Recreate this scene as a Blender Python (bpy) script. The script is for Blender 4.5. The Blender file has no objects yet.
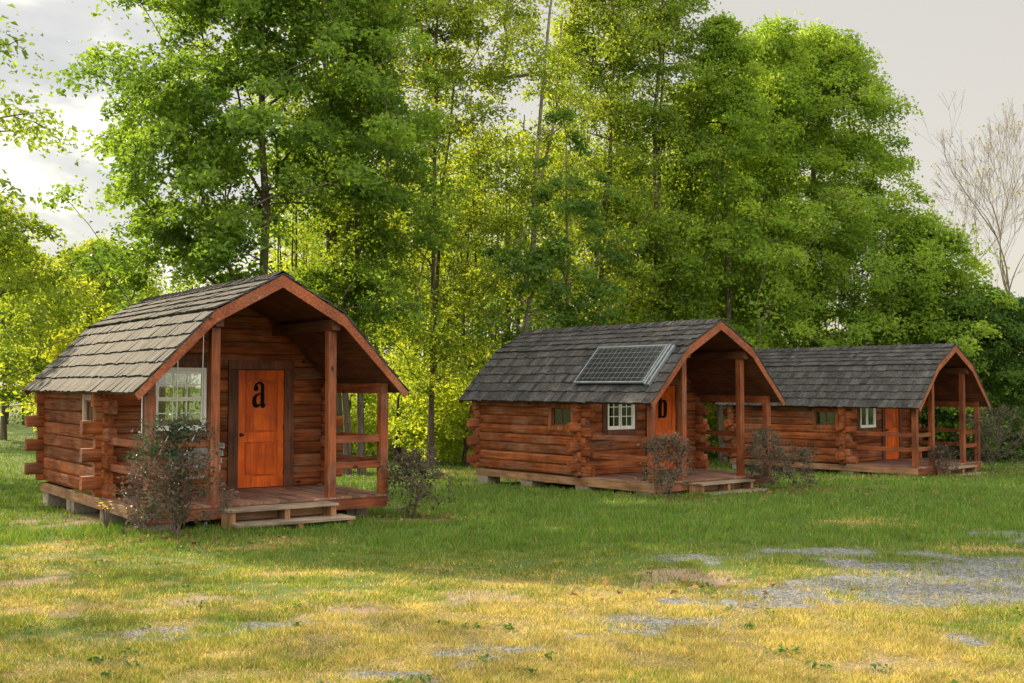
import bpy, bmesh, math, random
import numpy as np

R = math.radians
scene = bpy.context.scene
COL = scene.collection

# ------------------------------------------------------------------ helpers
def tag(o, label=None, cat=None, group=None, kind=None):
    if label: o['label'] = label
    if cat: o['category'] = cat
    if group: o['group'] = group
    if kind: o['kind'] = kind
    return o

def empty(name, loc=(0, 0, 0), rz=0.0):
    o = bpy.data.objects.new(name, None)
    o.empty_display_size = 0.2
    COL.objects.link(o)
    o.location = loc
    o.rotation_euler = (0, 0, rz)
    return o

def link_mesh(name, me, mat, parent=None):
    o = bpy.data.objects.new(name, me)
    for m in (mat if isinstance(mat, (list, tuple)) else [mat]):
        me.materials.append(m)
    COL.objects.link(o)
    if parent: o.parent = parent
    return o

def np_mesh(name, verts, faces, cols=None, smooth=False):
    """verts (N,3); faces (M,k) constant size; cols (M,3) colour of each face"""
    me = bpy.data.meshes.new(name)
    verts = np.asarray(verts, np.float32); faces = np.asarray(faces, np.int32)
    M, k = faces.shape
    me.vertices.add(len(verts)); me.vertices.foreach_set('co', verts.ravel())
    me.loops.add(M * k); me.loops.foreach_set('vertex_index', faces.ravel())
    me.polygons.add(M)
    me.polygons.foreach_set('loop_start', np.arange(0, M * k, k, dtype=np.int32))
    me.polygons.foreach_set('loop_total', np.full(M, k, np.int32))
    me.polygons.foreach_set('use_smooth', np.full(M, smooth, bool))
    if cols is not None:
        a = me.attributes.new('tint', 'FLOAT_COLOR', 'FACE')
        c = np.ones((M, 4), np.float32); c[:, :3] = cols
        a.data.foreach_set('color', c.ravel())
    me.update(calc_edges=True)
    return me

class MB:
    """collects geometry written in cabin coordinates (X right, Y out of the facade, Z up)"""
    def __init__(s): s.v = []; s.f = []
    def add(s, pts, faces):
        b = len(s.v); s.v += [(p[0], -p[1], p[2]) for p in pts]
        s.f += [[b + i for i in f] for f in faces]
    def box(s, x0, x1, y0, y1, z0, z1, j=0.0):
        p = [(x, y, z) for z in (z0, z1) for y in (y0, y1) for x in (x0, x1)]
        if j: p = [tuple(c + random.uniform(-j, j) for c in q) for q in p]
        s.add(p, [(0, 1, 3, 2), (4, 6, 7, 5), (0, 4, 5, 1), (2, 3, 7, 6), (0, 2, 6, 4), (1, 5, 7, 3)])
    def prism(s, poly, axis, a0, a1):
        """poly in the two other axes, swept along axis"""
        n = len(poly)
        def P(q, a): return {'x': (a, q[0], q[1]), 'y': (q[0], a, q[1]), 'z': (q[0], q[1], a)}[axis]
        s.add([P(q, a0) for q in poly] + [P(q, a1) for q in poly],
              [list(range(n)), list(range(n, 2 * n))] + [(i, (i + 1) % n, n + (i + 1) % n, n + i) for i in range(n)])
    def log(s, axis, a0, a1, c, z, h=0.222, t=0.15, seed=0):
        rnd = random.Random(seed)
        prof = []
        for k in range(12):
            th = 2 * math.pi * k / 12 + 0.26
            ct, st = math.cos(th), math.sin(th)
            prof.append((math.copysign(abs(ct) ** 0.34, ct) * t / 2, math.copysign(abs(st) ** 0.42, st) * h / 2))
        n = max(2, int((a1 - a0) / 0.3)); rings = []
        for i in range(n + 1):
            a = a0 + (a1 - a0) * i / n
            o = rnd.uniform(-.006, .006); sc = rnd.uniform(.96, 1.04)
            for (q, w) in prof:
                d = q * sc + c + o
                rings.append((a, d, z + w) if axis == 'x' else (d, a, z + w))
        m = 12; F = [list(range(m)), list(range(n * m, n * m + m))]
        for i in range(n):
            for k in range(m):
                F.append((i * m + k, i * m + (k + 1) % m, (i + 1) * m + (k + 1) % m, (i + 1) * m + k))
        s.add(rings, F)
    def tube(s, pts, r, n=6):
        pts = [np.array(p, float) for p in pts]; ring = []
        for i, p in enumerate(pts):
            d = pts[min(i + 1, len(pts) - 1)] - pts[max(i - 1, 0)]; d /= np.linalg.norm(d)
            u = np.cross(d, (0, 0, 1.0) if abs(d[2]) < .9 else (1.0, 0, 0)); u /= np.linalg.norm(u); w = np.cross(d, u)
            ring += [tuple(p + r * (math.cos(2 * math.pi * k / n) * u + math.sin(2 * math.pi * k / n) * w)) for k in range(n)]
        F = [list(range(n)), list(range(len(ring) - n, len(ring)))]
        for i in range(len(pts) - 1):
            for k in range(n): F.append((i * n + k, i * n + (k + 1) % n, (i + 1) * n + (k + 1) % n, (i + 1) * n + k))
        s.add(ring, F)
    def build(s, name, mat, parent=None, bevel=0.0, smooth=False):
        me = bpy.data.meshes.new(name)
        me.from_pydata(s.v, [], s.f)
        bm = bmesh.new(); bm.from_mesh(me)
        bmesh.ops.recalc_face_normals(bm, faces=bm.faces)
        if bevel: bmesh.ops.bevel(bm, geom=list(bm.edges), offset=bevel, segments=2, affect='EDGES', profile=.5)
        bm.to_mesh(me); bm.free()
        if smooth:
            me.polygons.foreach_set('use_smooth', [len(p.vertices) == 4 for p in me.polygons])
        return link_mesh(name, me, mat, parent)

# smooth value noise on arrays
_LAT = np.random.default_rng(99).random((512, 512))
def vnoise(x, y, seed=0):
    x = np.asarray(x, float); y = np.asarray(y, float)
    xi = np.floor(x); yi = np.floor(y); fx = x - xi; fy = y - yi
    xi = xi.astype(np.int64) + seed * 57; yi = yi.astype(np.int64) + seed * 131
    def h(a, b): return _LAT[(a & 511), (b & 511)]
    sx = fx * fx * (3 - 2 * fx); sy = fy * fy * (3 - 2 * fy)
    return (h(xi, yi) * (1 - sx) + h(xi + 1, yi) * sx) * (1 - sy) + (h(xi, yi + 1) * (1 - sx) + h(xi + 1, yi + 1) * sx) * sy
def fbm(x, y, seed=0, o=4):
    t = 0; a = .5
    for i in range(o): t = t + a * vnoise(x * 2 ** i, y * 2 ** i, seed + i * 7); a *= .5
    return t / (1 - .5 ** o)
def sstep(a, b, x):
    t = np.clip((x - a) / (b - a), 0, 1); return t * t * (3 - 2 * t)

# ------------------------------------------------------------------ camera
F_PX, PITCH = 1096.7, 2.277
cd = bpy.data.cameras.new('camera'); cam = bpy.data.objects.new('camera', cd); COL.objects.link(cam)
cd.sensor_width = 36; cd.lens = 36 * F_PX / 1024; cd.clip_end = 3000; cd.clip_start = .1
cam.location = (0, 0, 1.6); cam.rotation_euler = (R(90 + PITCH), 0, 0)
scene.camera = cam

def gz(y):
    y = np.asarray(y, float)
    z = np.where(y < 0, -.043, -.043 - .03 * y)
    return np.where(y > 38, -1.183 - .36 * (1 - np.exp(-(np.maximum(y, 38) - 38) / 12)), z)
def gp(u, v):
    """ground point seen at a photo position, used once to read off where things stand"""
    t = R(PITCH); a = (u - 512) / F_PX; b = (341.5 - v) / F_PX
    dy = math.cos(t) - b * math.sin(t); dz = math.sin(t) + b * math.cos(t)
    k = 1.643 / (-dz - .03 * dy)
    return a * k, dy * k
def at(u, y): return ((u - 512) * y / F_PX, y)

# ------------------------------------------------------------------ materials
def nmat(name):
    m = bpy.data.materials.new(name); m.use_nodes = True
    nt = m.node_tree; nt.nodes.clear()
    out = nt.nodes.new('ShaderNodeOutputMaterial')
    return m, nt, out
def N(nt, typ, **kw):
    n = nt.nodes.new(typ)
    for k, v in kw.items():
        if k in n.inputs.keys(): n.inputs[k].default_value = v
        else: setattr(n, k, v)
    return n
def ramp(nt, fac, stops):
    r = nt.nodes.new('ShaderNodeValToRGB'); e = r.color_ramp.elements
    while len(e) < len(stops): e.new(.5)
    for i, (p, c) in enumerate(stops):
        e[i].position = p; e[i].color = (*c, 1) if len(c) == 3 else c
    nt.links.new(fac, r.inputs[0]); return r.outputs[0]
def mixc(nt, fac, a, b, mode='MIX'):
    m = nt.nodes.new('ShaderNodeMix'); m.data_type = 'RGBA'; m.blend_type = mode
    for i, v in ((0, fac), (6, a), (7, b)):
        if isinstance(v, (int, float)): m.inputs[i].default_value = v
        elif isinstance(v, tuple): m.inputs[i].default_value = (*v, 1)
        else: nt.links.new(v, m.inputs[i])
    return m.outputs[2]

def wood(name, axis, dark, base, light, rough=.6, grain=1.0, spec=.3, worn=None, worn_amt=.0):
    m, nt, out = nmat(name); L = nt.links.new
    tc = N(nt, 'ShaderNodeTexCoord'); oi = N(nt, 'ShaderNodeObjectInfo'); geo = N(nt, 'ShaderNodeNewGeometry')
    ad = N(nt, 'ShaderNodeVectorMath', operation='ADD'); mul = N(nt, 'ShaderNodeMath', operation='MULTIPLY'); mul.inputs[1].default_value = 37.
    L(oi.outputs['Random'], mul.inputs[0]); L(tc.outputs['Object'], ad.inputs[0])
    isl = N(nt, 'ShaderNodeMath', operation='MULTIPLY_ADD'); L(geo.outputs['Random Per Island'], isl.inputs[0]); isl.inputs[1].default_value = 11.; L(mul.outputs[0], isl.inputs[2])
    L(isl.outputs[0], ad.inputs[1])
    mp = N(nt, 'ShaderNodeMapping'); s = {'x': (1.3, 22, 22), 'y': (22, 1.3, 22), 'z': (22, 22, 1.3)}[axis]
    mp.inputs['Scale'].default_value = [q * grain for q in s]; L(ad.outputs[0], mp.inputs['Vector'])
    n1 = N(nt, 'ShaderNodeTexNoise', Scale=1.0, Detail=7.0, Roughness=.62); L(mp.outputs[0], n1.inputs['Vector'])
    n2 = N(nt, 'ShaderNodeTexNoise', Scale=2.3, Detail=4.0); L(ad.outputs[0], n2.inputs['Vector'])
    c = ramp(nt, n1.outputs['Fac'], [(.28, dark), (.5, base), (.72, light)])
    blot = ramp(nt, n2.outputs['Fac'], [(.3, (.55, .55, .55)), (.7, (1.2, 1.2, 1.2))])
    c = mixc(nt, 1.0, c, blot, 'MULTIPLY')
    iv = N(nt, 'ShaderNodeMapRange'); iv.inputs['To Min'].default_value = .68; iv.inputs['To Max'].default_value = 1.28
    L(geo.outputs['Random Per Island'], iv.inputs['Value'])
    c = mixc(nt, 1.0, c, iv.outputs[0], 'MULTIPLY')
    if worn:
        n3 = N(nt, 'ShaderNodeTexNoise', Scale=3.1, Detail=8.0, Roughness=.7); L(mp.outputs[0], n3.inputs['Vector'])
        n4 = N(nt, 'ShaderNodeTexNoise', Scale=1.1, Detail=3.0); L(ad.outputs[0], n4.inputs['Vector'])
        mm = N(nt, 'ShaderNodeMath', operation='MULTIPLY'); L(n3.outputs['Fac'], mm.inputs[0]); L(n4.outputs['Fac'], mm.inputs[1])
        w = ramp(nt, mm.outputs[0], [(.26 - worn_amt * .1, (0, 0, 0)), (.42 - worn_amt * .1, (1, 1, 1))])
        sc = N(nt, 'ShaderNodeMath', operation='MULTIPLY'); L(w, sc.inputs[0]); sc.inputs[1].default_value = min(1, .4 + worn_amt)
        c = mixc(nt, sc.outputs[0], c, worn)
    if name.startswith('stained'):
        vk = N(nt, 'ShaderNodeTexVoronoi', Scale=2.1); kp = N(nt, 'ShaderNodeMapping'); kp.inputs['Scale'].default_value = {'x': (.7, 1.3, 1.3), 'y': (1.3, .7, 1.3), 'z': (1.3, 1.3, .7)}[axis]
        L(ad.outputs[0], kp.inputs[0]); L(kp.outputs[0], vk.inputs['Vector'])
        c = mixc(nt, 1.0, c, ramp(nt, vk.outputs['Distance'], [(.05, (.22, .18, .16)), (.10, (1, 1, 1))]), 'MULTIPLY')
        ck = N(nt, 'ShaderNodeTexNoise', Scale=1.0, Detail=3.0); cm = N(nt, 'ShaderNodeMapping'); cm.inputs['Scale'].default_value = {'x': (.9, 34, 34), 'y': (34, .9, 34), 'z': (34, 34, .9)}[axis]
        L(ad.outputs[0], cm.inputs[0]); L(cm.outputs[0], ck.inputs['Vector'])
        c = mixc(nt, 1.0, c, ramp(nt, ck.outputs['Fac'], [(.30, (.25, .22, .2)), (.36, (1, 1, 1))]), 'MULTIPLY')
    bs = N(nt, 'ShaderNodeBsdfPrincipled', Roughness=rough); bs.inputs['Specular IOR Level'].default_value = spec
    L(c, bs.inputs['Base Color'])
    bp = N(nt, 'ShaderNodeBump', Strength=.5, Distance=.012); L(n1.outputs['Fac'], bp.inputs['Height']); L(bp.outputs[0], bs.inputs['Normal'])
    L(bs.outputs[0], out.inputs[0]); return m

RED_D, RED, RED_L = (.070, .020, .008), (.215, .058, .017), (.33, .105, .034)
M = {}
for ax in 'xyz':
    M['log_' + ax] = wood('stained log ' + ax, ax, RED_D, RED, RED_L, .72, .8, .12, worn=(.27, .19, .13), worn_amt=.09)
    M['timber_' + ax] = wood('stained timber ' + ax, ax, (.10, .025, .009), (.235, .060, .019), (.34, .11, .038), .55, 1.2, .3, worn=(.32, .21, .14), worn_amt=.02)
    M['brown_' + ax] = wood('brown trim ' + ax, ax, (.05, .018, .009), (.115, .042, .02), (.17, .07, .035), .6, 1.1, .25)
    M['tan_' + ax] = wood('tan framing ' + ax, ax, (.16, .075, .035), (.30, .155, .075), (.40, .23, .12), .75, 1.1, .2, worn=(.32, .27, .21), worn_amt=.06)
    M['grey_' + ax] = wood('weathered tread ' + ax, ax, (.13, .095, .065), (.27, .21, .15), (.38, .31, .23), .8, 1.2, .2)
    M['deck_' + ax] = wood('porch boards ' + ax, ax, (.10, .045, .028), (.21, .105, .07), (.30, .17, .115), .7, 1.2, .25, worn=(.32, .25, .20), worn_amt=.06)
    M['swing_' + ax] = wood('grey swing wood ' + ax, ax, (.17, .18, .18), (.30, .31, .32), (.42, .43, .44), .75, 1.2, .2)
M['door'] = wood('orange door', 'z', (.36, .050, .004), (.56, .090, .005), (.66, .135, .008), .5, .7, .25)
M['bleached'] = wood('bleached window trim', 'z', (.22, .15, .10), (.42, .31, .23), (.55, .45, .36), .7, 1.1, .2)
M['shake'] = wood('weathered shakes', 'z', (.021, .021, .021), (.053, .053, .053), (.095, .093, .090), .85, 1.0, .08, worn=(.13, .11, .09), worn_amt=.02)

def plain(name, col, rough=.5, metal=0., var=.12, scale=8, spec=.5, bump=0):
    m, nt, out = nmat(name); L = nt.links.new
    tc = N(nt, 'ShaderNodeTexCoord'); n = N(nt, 'ShaderNodeTexNoise', Scale=float(scale), Detail=5.0); L(tc.outputs['Object'], n.inputs['Vector'])
    c = ramp(nt, n.outputs['Fac'], [(.3, tuple(q * (1 - var) for q in col)), (.7, tuple(min(1, q * (1 + var)) for q in col))])
    b = N(nt, 'ShaderNodeBsdfPrincipled', Roughness=rough, Metallic=metal); b.inputs['Specular IOR Level'].default_value = spec
    L(c, b.inputs['Base Color'])
    if bump:
        bp = N(nt, 'ShaderNodeBump', Strength=.6, Distance=bump); L(n.outputs['Fac'], bp.inputs['Height']); L(bp.outputs[0], b.inputs['Normal'])
    L(b.outputs[0], out.inputs[0]); return m
M['white'] = plain('white vinyl', (.74, .74, .71), .45, var=.06)
M['black'] = plain('black paint', (.008, .008, .009), .85, spec=.05)
M['iron'] = plain('dark metal', (.03, .028, .026), .35, .8)
M['chain'] = plain('galvanised chain', (.55, .55, .56), .4, .7)
M['alum'] = plain('aluminium frame', (.23, .26, .275), .5, .6)
M['block'] = plain('concrete block', (.23, .19, .15), .9, var=.35, scale=30, spec=.2, bump=.01)
M['room'] = plain('dim interior boards', (.12, .07, .04), .8)
M['curtain'] = plain('green curtain', (.10, .16, .02), .9)
M['petal'] = plain('yellow petals', (.75, .55, .02), .6)
M['puff'] = plain('seed head', (.7, .7, .66), .9)

def glass_mat():
    m, nt, out = nmat('window glass'); L = nt.links.new
    fr = N(nt, 'ShaderNodeFresnel', IOR=1.5); t = N(nt, 'ShaderNodeBsdfTransparent'); t.inputs[0].default_value = (.86, .9, .87, 1)
    g = N(nt, 'ShaderNodeBsdfGlossy', Roughness=.02); mx = N(nt, 'ShaderNodeMixShader')
    mul = N(nt, 'ShaderNodeMath', operation='MULTIPLY'); L(fr.outputs[0], mul.inputs[0]); mul.inputs[1].default_value = 2.0
    L(mul.outputs[0], mx.inputs[0]); L(t.outputs[0], mx.inputs[1]); L(g.outputs[0], mx.inputs[2]); L(mx.outputs[0], out.inputs[0]); return m
M['glass'] = glass_mat()

def cells_mat():
    m, nt, out = nmat('solar cells'); L = nt.links.new
    tc = N(nt, 'ShaderNodeTexCoord')
    b1 = N(nt, 'ShaderNodeTexBrick'); b1.offset = 0; b1.inputs['Scale'].default_value = 1.0
    for k, v in (('Mortar Size', .0042), ('Brick Width', .156), ('Row Height', .156), ('Mortar Smooth', .1)): b1.inputs[k].default_value = v
    L(tc.outputs['UV'], b1.inputs['Vector'])
    b1.inputs['Color1'].default_value = (.012, .013, .02, 1); b1.inputs['Color2'].default_value = (.018, .017, .022, 1); b1.inputs['Mortar'].default_value = (.17, .18, .19, 1)
    b = N(nt, 'ShaderNodeBsdfPrincipled', Roughness=.25); L(b1.outputs['Color'], b.inputs['Base Color']); L(b.outputs[0], out.inputs[0]); return m
M['cells'] = cells_mat()

def foliage_mat(name, trans=.5, tcol=(1.5, 1.35, .45), rough=.5, spec=.25):
    """leaf: diffuse top side plus light let through; colour of each leaf from the mesh"""
    m, nt, out = nmat(name); L = nt.links.new
    a = N(nt, 'ShaderNodeAttribute', attribute_name='tint')
    b = N(nt, 'ShaderNodeBsdfPrincipled', Roughness=rough); b.inputs['Specular IOR Level'].default_value = spec
    L(a.outputs['Color'], b.inputs['Base Color'])
    t = N(nt, 'ShaderNodeBsdfTranslucent'); c = mixc(nt, 1.0, a.outputs['Color'], tcol, 'MULTIPLY'); L(c, t.inputs['Color'])
    mx = N(nt, 'ShaderNodeMixShader'); mx.inputs[0].default_value = trans
    L(b.outputs[0], mx.inputs[1]); L(t.outputs[0], mx.inputs[2]); L(mx.outputs[0], out.inputs[0]); return m
M['leaf'] = foliage_mat('tree leaves', .58, (1.75, 1.55, .65))
M['grass'] = foliage_mat('grass blades', .4, (1.35, 1.25, .7), .55, .2)
M['shrubleaf'] = foliage_mat('shrub leaves', .3, (1.2, 1.1, .8), .5, .3)
def bark_mat(name, a, b):
    m, nt, out = nmat(name); L = nt.links.new
    tc = N(nt, 'ShaderNodeTexCoord'); mp = N(nt, 'ShaderNodeMapping'); mp.inputs['Scale'].default_value = (9, 9, 1.6); L(tc.outputs['Object'], mp.inputs[0])
    n = N(nt, 'ShaderNodeTexNoise', Scale=1.6, Detail=8.0, Roughness=.65); L(mp.outputs[0], n.inputs['Vector'])
    c = ramp(nt, n.outputs['Fac'], [(.32, a), (.66, b)])
    bs = N(nt, 'ShaderNodeBsdfPrincipled', Roughness=.9); bs.inputs['Specular IOR Level'].default_value = .15; L(c, bs.inputs['Base Color'])
    bp = N(nt, 'ShaderNodeBump', Strength=.8, Distance=.03); L(n.outputs['Fac'], bp.inputs['Height']); L(bp.outputs[0], bs.inputs['Normal'])
    L(bs.outputs[0], out.inputs[0]); return m
M['bark'] = bark_mat('grey brown bark', (.045, .034, .024), (.17, .135, .10))
M['bark_pale'] = bark_mat('pale grey bark', (.12, .10, .085), (.30, .265, .23))
M['stem'] = bark_mat('shrub stems', (.06, .042, .035), (.19, .14, .12))

# ------------------------------------------------------------------ ground
BLOBS = {  # where the photo shows bare patches: u, v, half width, half height (read into ground metres below)
 'gravel': [(985, 575, 170, 30), (900, 590, 150, 18), (760, 604, 110, 9), (650, 622, 90, 8), (1010, 535, 40, 9), (800, 553, 85, 7), (800, 598, 60, 8), (530, 650, 110, 9), (400, 672, 110, 8), (185, 633, 75, 6),
            (255, 627, 60, 6), (960, 640, 40, 7), (690, 560, 60, 5), (450, 655, 60, 6), (590, 640, 40, 5)],
 'dirt': [(345, 609, 60, 9), (690, 577, 70, 10), (480, 596, 60, 7), (30, 582, 50, 6), (210, 605, 60, 6), (90, 516, 60, 12), (55, 612, 40, 6), (420, 520, 60, 4), (880, 668, 60, 8)],
 'green': [(330, 585, 130, 8), (200, 590, 70, 7), (130, 575, 90, 7), (420, 590, 60, 5), (850, 545, 60, 5)],
 'gold': [(600, 640, 330, 55), (800, 665, 260, 40), (870, 525, 90, 7), (480, 615, 160, 16), (60, 610, 60, 8), (980, 548, 60, 7), (640, 600, 90, 14), (60, 548, 70, 9), (260, 545, 90, 8)],
}
def blob_field(kind, x, y):
    f = np.zeros_like(x)
    na, nb = fbm(x * 1.3, y * 1.3, 3) - .5, fbm(x * 1.1 + 9, y * 1.1, 5) - .5
    nc, nd = fbm(x * 4.1, y * 4.1, 13) - .5, fbm(x * 4.5 + 9, y * 4.5, 15) - .5
    for (u, v, ru, rv) in BLOBS[kind]:
        cx, cy = gp(u, v); rx = ru * cy / F_PX; ry = abs(gp(u, v - rv)[1] - gp(u, v + rv)[1]) / 2
        wx = x + .9 * rx * na + .5 * nc; wy = y + 1.8 * ry * nb + .9 * nd
        d = np.sqrt(((wx - cx) / rx) ** 2 + ((wy - cy) / ry) ** 2)
        f = np.maximum(f, 1 - sstep(.10, 1.40, d))
    return f
def masks(x, y):
    gr = blob_field('gravel', x, y); di = blob_field('dirt', x, y); gn = blob_field('green', x, y); go = blob_field('gold', x, y)
    n1 = fbm(x * .8, y * .8, 11); n2 = fbm(x * 2.2, y * 2.2, 23)
    near = 1 - sstep(11.2, 14.2, y + 1.5 * (n1 - .5) + .10 * (x + 2))
    dry = np.clip(near * (.02 + .45 * n1 + .42 * n2) + .64 * go, 0, 1) * (1 - .75 * gn)
    dry = np.clip(dry + .35 * sstep(.55, .75, n2) * .5, 0, 1)
    n3 = fbm(x * 6, y * 6, 51, 3)
    gr = np.clip(gr * 1.25 * sstep(.22, .70, .4 * n2 + .6 * n3 + .14 * gr), 0, 1)
    di = np.clip(di * 1.1 * sstep(.34, .66, .5 * fbm(x * 1.7, y * 1.7, 31) + .5 * n3 + .12 * di), 0, 1)
    return dry, gr, di
def axis_lines(a, b, step, far, n):
    mid = np.arange(a, b + step / 2, step)
    g = np.geomspace(step, far, n)
    return np.concatenate([(a - g)[::-1], mid, b + g])
gx = axis_lines(-16, 20, .16, 900, 26); gy = axis_lines(5, 40, .16, 900, 26)
GX, GY = np.meshgrid(gx, gy); fx, fy = GX.ravel(), GY.ravel()
bumps = np.where((fy > 3) & (fy < 60), .05 * (fbm(fx * .9, fy * .9, 2) - .5), 0)
nx, ny = len(gx), len(gy)
idx = np.arange(nx * ny).reshape(ny, nx)
faces = np.stack([idx[:-1, :-1], idx[:-1, 1:], idx[1:, 1:], idx[1:, :-1]], -1).reshape(-1, 4)
gme = np_mesh('ground', np.stack([fx, fy, gz(fy) + bumps], -1), faces, smooth=True)
dry, gr, di = masks(fx, fy)
for nm, arr in (('dry', dry), ('gravel', gr), ('dirt', di)):
    a = gme.attributes.new(nm, 'FLOAT', 'POINT'); a.data.foreach_set('value', arr.astype(np.float32))
def ground_mat():
    m, nt, out = nmat('lawn soil and gravel'); L = nt.links.new
    tc = N(nt, 'ShaderNodeTexCoord')
    def noise(sc, det=6., rg=.6):
        n = N(nt, 'ShaderNodeTexNoise', Scale=float(sc), Detail=det, Roughness=rg); L(tc.outputs['Object'], n.inputs['Vector']); return n.outputs['Fac']
    at_ = {k: N(nt, 'ShaderNodeAttribute', attribute_name=k).outputs['Fac'] for k in ('dry', 'gravel', 'dirt')}
    fine = noise(45); mid = noise(7); big = noise(.9)
    green = ramp(nt, fine, [(.25, (.030, .046, .011)), (.5, (.066, .105, .021)), (.75, (.12, .16, .038))])
    gold = ramp(nt, fine, [(.25, (.07, .058, .022)), (.5, (.20, .155, .06)), (.75, (.40, .32, .15))])
    soil = ramp(nt, fine, [(.25, (.12, .085, .06)), (.5, (.24, .175, .125)), (.8, (.36, .28, .21))])
    vo = N(nt, 'ShaderNodeTexVoronoi', Scale=38.0); L(tc.outputs['Object'], vo.inputs['Vector'])
    sep = N(nt, 'ShaderNodeSeparateColor'); L(vo.outputs['Color'], sep.inputs[0])
    stone = ramp(nt, sep.outputs[0], [(0, (.07, .072, .08)), (.5, (.135, .142, .155)), (1, (.25, .25, .25))])
    def soft(a, n, w=.6):
        s = N(nt, 'ShaderNodeMath', operation='MULTIPLY_ADD'); L(n, s.inputs[0]); s.inputs[1].default_value = w
        o = N(nt, 'ShaderNodeMath', operation='SUBTRACT'); L(a, o.inputs[0]); o.inputs[1].default_value = w / 2; L(o.outputs[0], s.inputs[2])
        return ramp(nt, s.outputs[0], [(.3, (0, 0, 0)), (.62, (1, 1, 1))])
    c = mixc(nt, soft(at_['dry'], mid), green, gold)
    c = mixc(nt, soft(at_['dirt'], mid), c, soil)
    c = mixc(nt, soft(at_['gravel'], fine, 1.1), c, stone)
    c = mixc(nt, 1.0, c, ramp(nt, big, [(.3, (.8, .8, .8)), (.7, (1.15, 1.15, 1.15))]), 'MULTIPLY')
    b = N(nt, 'ShaderNodeBsdfPrincipled', Roughness=.95); b.inputs['Specular IOR Level'].default_value = .12; L(c, b.inputs['Base Color'])
    bp = N(nt, 'ShaderNodeBump', Strength=.7, Distance=.03); L(fine, bp.inputs['Height']); L(bp.outputs[0], b.inputs['Normal'])
    L(b.outputs[0], out.inputs[0]); return m
tag(link_mesh('ground', gme, ground_mat()), kind='structure')
def ground_h(x, y):
    return gz(y) + np.where((y > 3) & (y < 60), .05 * (fbm(np.asarray(x, float) * .9, np.asarray(y, float) * .9, 2) - .5), 0)

# ------------------------------------------------------------------ grass
rng = np.random.default_rng(5)
CABINS = [(-4.957, 18.801, 36.109, -.187, 3.95), (3.117, 26.172, 38.78, -.465, 3.95), (11.339, 33.856, 42.331, -.720, 4.17)]
HW, PW, EW, EZ, BX, BZ, PZ, PD, OV, RO = 2.0, .968, 2.239, 1.717, 1.06, 2.95, 3.531, 2.231, .21, .417
def under_cabin(x, y):
    m = np.zeros(np.shape(x), bool)
    for (cx, cy, yaw, z, L) in CABINS:
        a = R(yaw); dx, dy = x - cx, y - cy
        X = dx * math.cos(a) + dy * math.sin(a); Y = dx * math.sin(a) - dy * math.cos(a)
        m |= (abs(X) < HW - .05) & (Y > -L + .05) & (Y < PD - .02)
    return m
def blades(x, y, h, w, cols, lean=.45):
    n = len(x); z = ground_h(x, y) - .004
    th = rng.uniform(0, 2 * np.pi, n); ph = rng.uniform(0, 2 * np.pi, n); le = rng.uniform(.05, lean, n) * h
    bx, by = np.cos(th) * w / 2, np.sin(th) * w / 2
    V = np.empty((n, 3, 3), np.float32)
    V[:, 0] = np.stack([x - bx, y - by, z], -1); V[:, 1] = np.stack([x + bx, y + by, z], -1)
    V[:, 2] = np.stack([x + le * np.cos(ph), y + le * np.sin(ph), z + h], -1)
    return V.reshape(-1, 3), cols
def sample_ground(n, vmax=720, vmin=408, um=130):
    """points scattered thick near the place the lawn is looked at from, thinner with distance"""
    v = rng.uniform(vmin, vmax, n); u = rng.uniform(-um, 1024 + um, n)
    t = R(PITCH); a = (u - 512) / F_PX; b = (341.5 - v) / F_PX
    dy = math.cos(t) - b * math.sin(t); dz = math.sin(t) + b * math.cos(t); den = -dz - .03 * dy
    ok = den > .006; k = 1.643 / np.where(ok, den, 1)
    x, y = (a * k)[ok], (dy * k)[ok]
    s = (y < 70) & (y > 5.5); return x[s], y[s]
def colour_mix(n, stops):
    t = rng.random(n) * (len(stops) - 1); i = np.minimum(t.astype(int), len(stops) - 2); f = (t - i)[:, None]
    S = np.array(stops); return (S[i] * (1 - f) + S[i + 1] * f) * rng.uniform(.75, 1.25, n)[:, None]
x, y = sample_ground(950000)
dry, gr, di = masks(x, y)
clump = fbm(x * 3.5, y * 3.5, 77, 3)
keep = (rng.random(len(x)) > gr * .86) & (rng.random(len(x)) > di * .72) & ~under_cabin(x, y) & (rng.random(len(x)) < .22 + 1.5 * sstep(.30, .72, clump))
x, y, dry, gr, di, clump = [q[keep] for q in (x, y, dry, gr, di, clump)]
isdry = rng.random(len(x)) < np.clip(dry * 1.15 - .05 + .5 * (fbm(x * 1.9, y * 1.9, 41) - .5), .04, .93)
lod = np.maximum(.0045, y * .00055)
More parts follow.
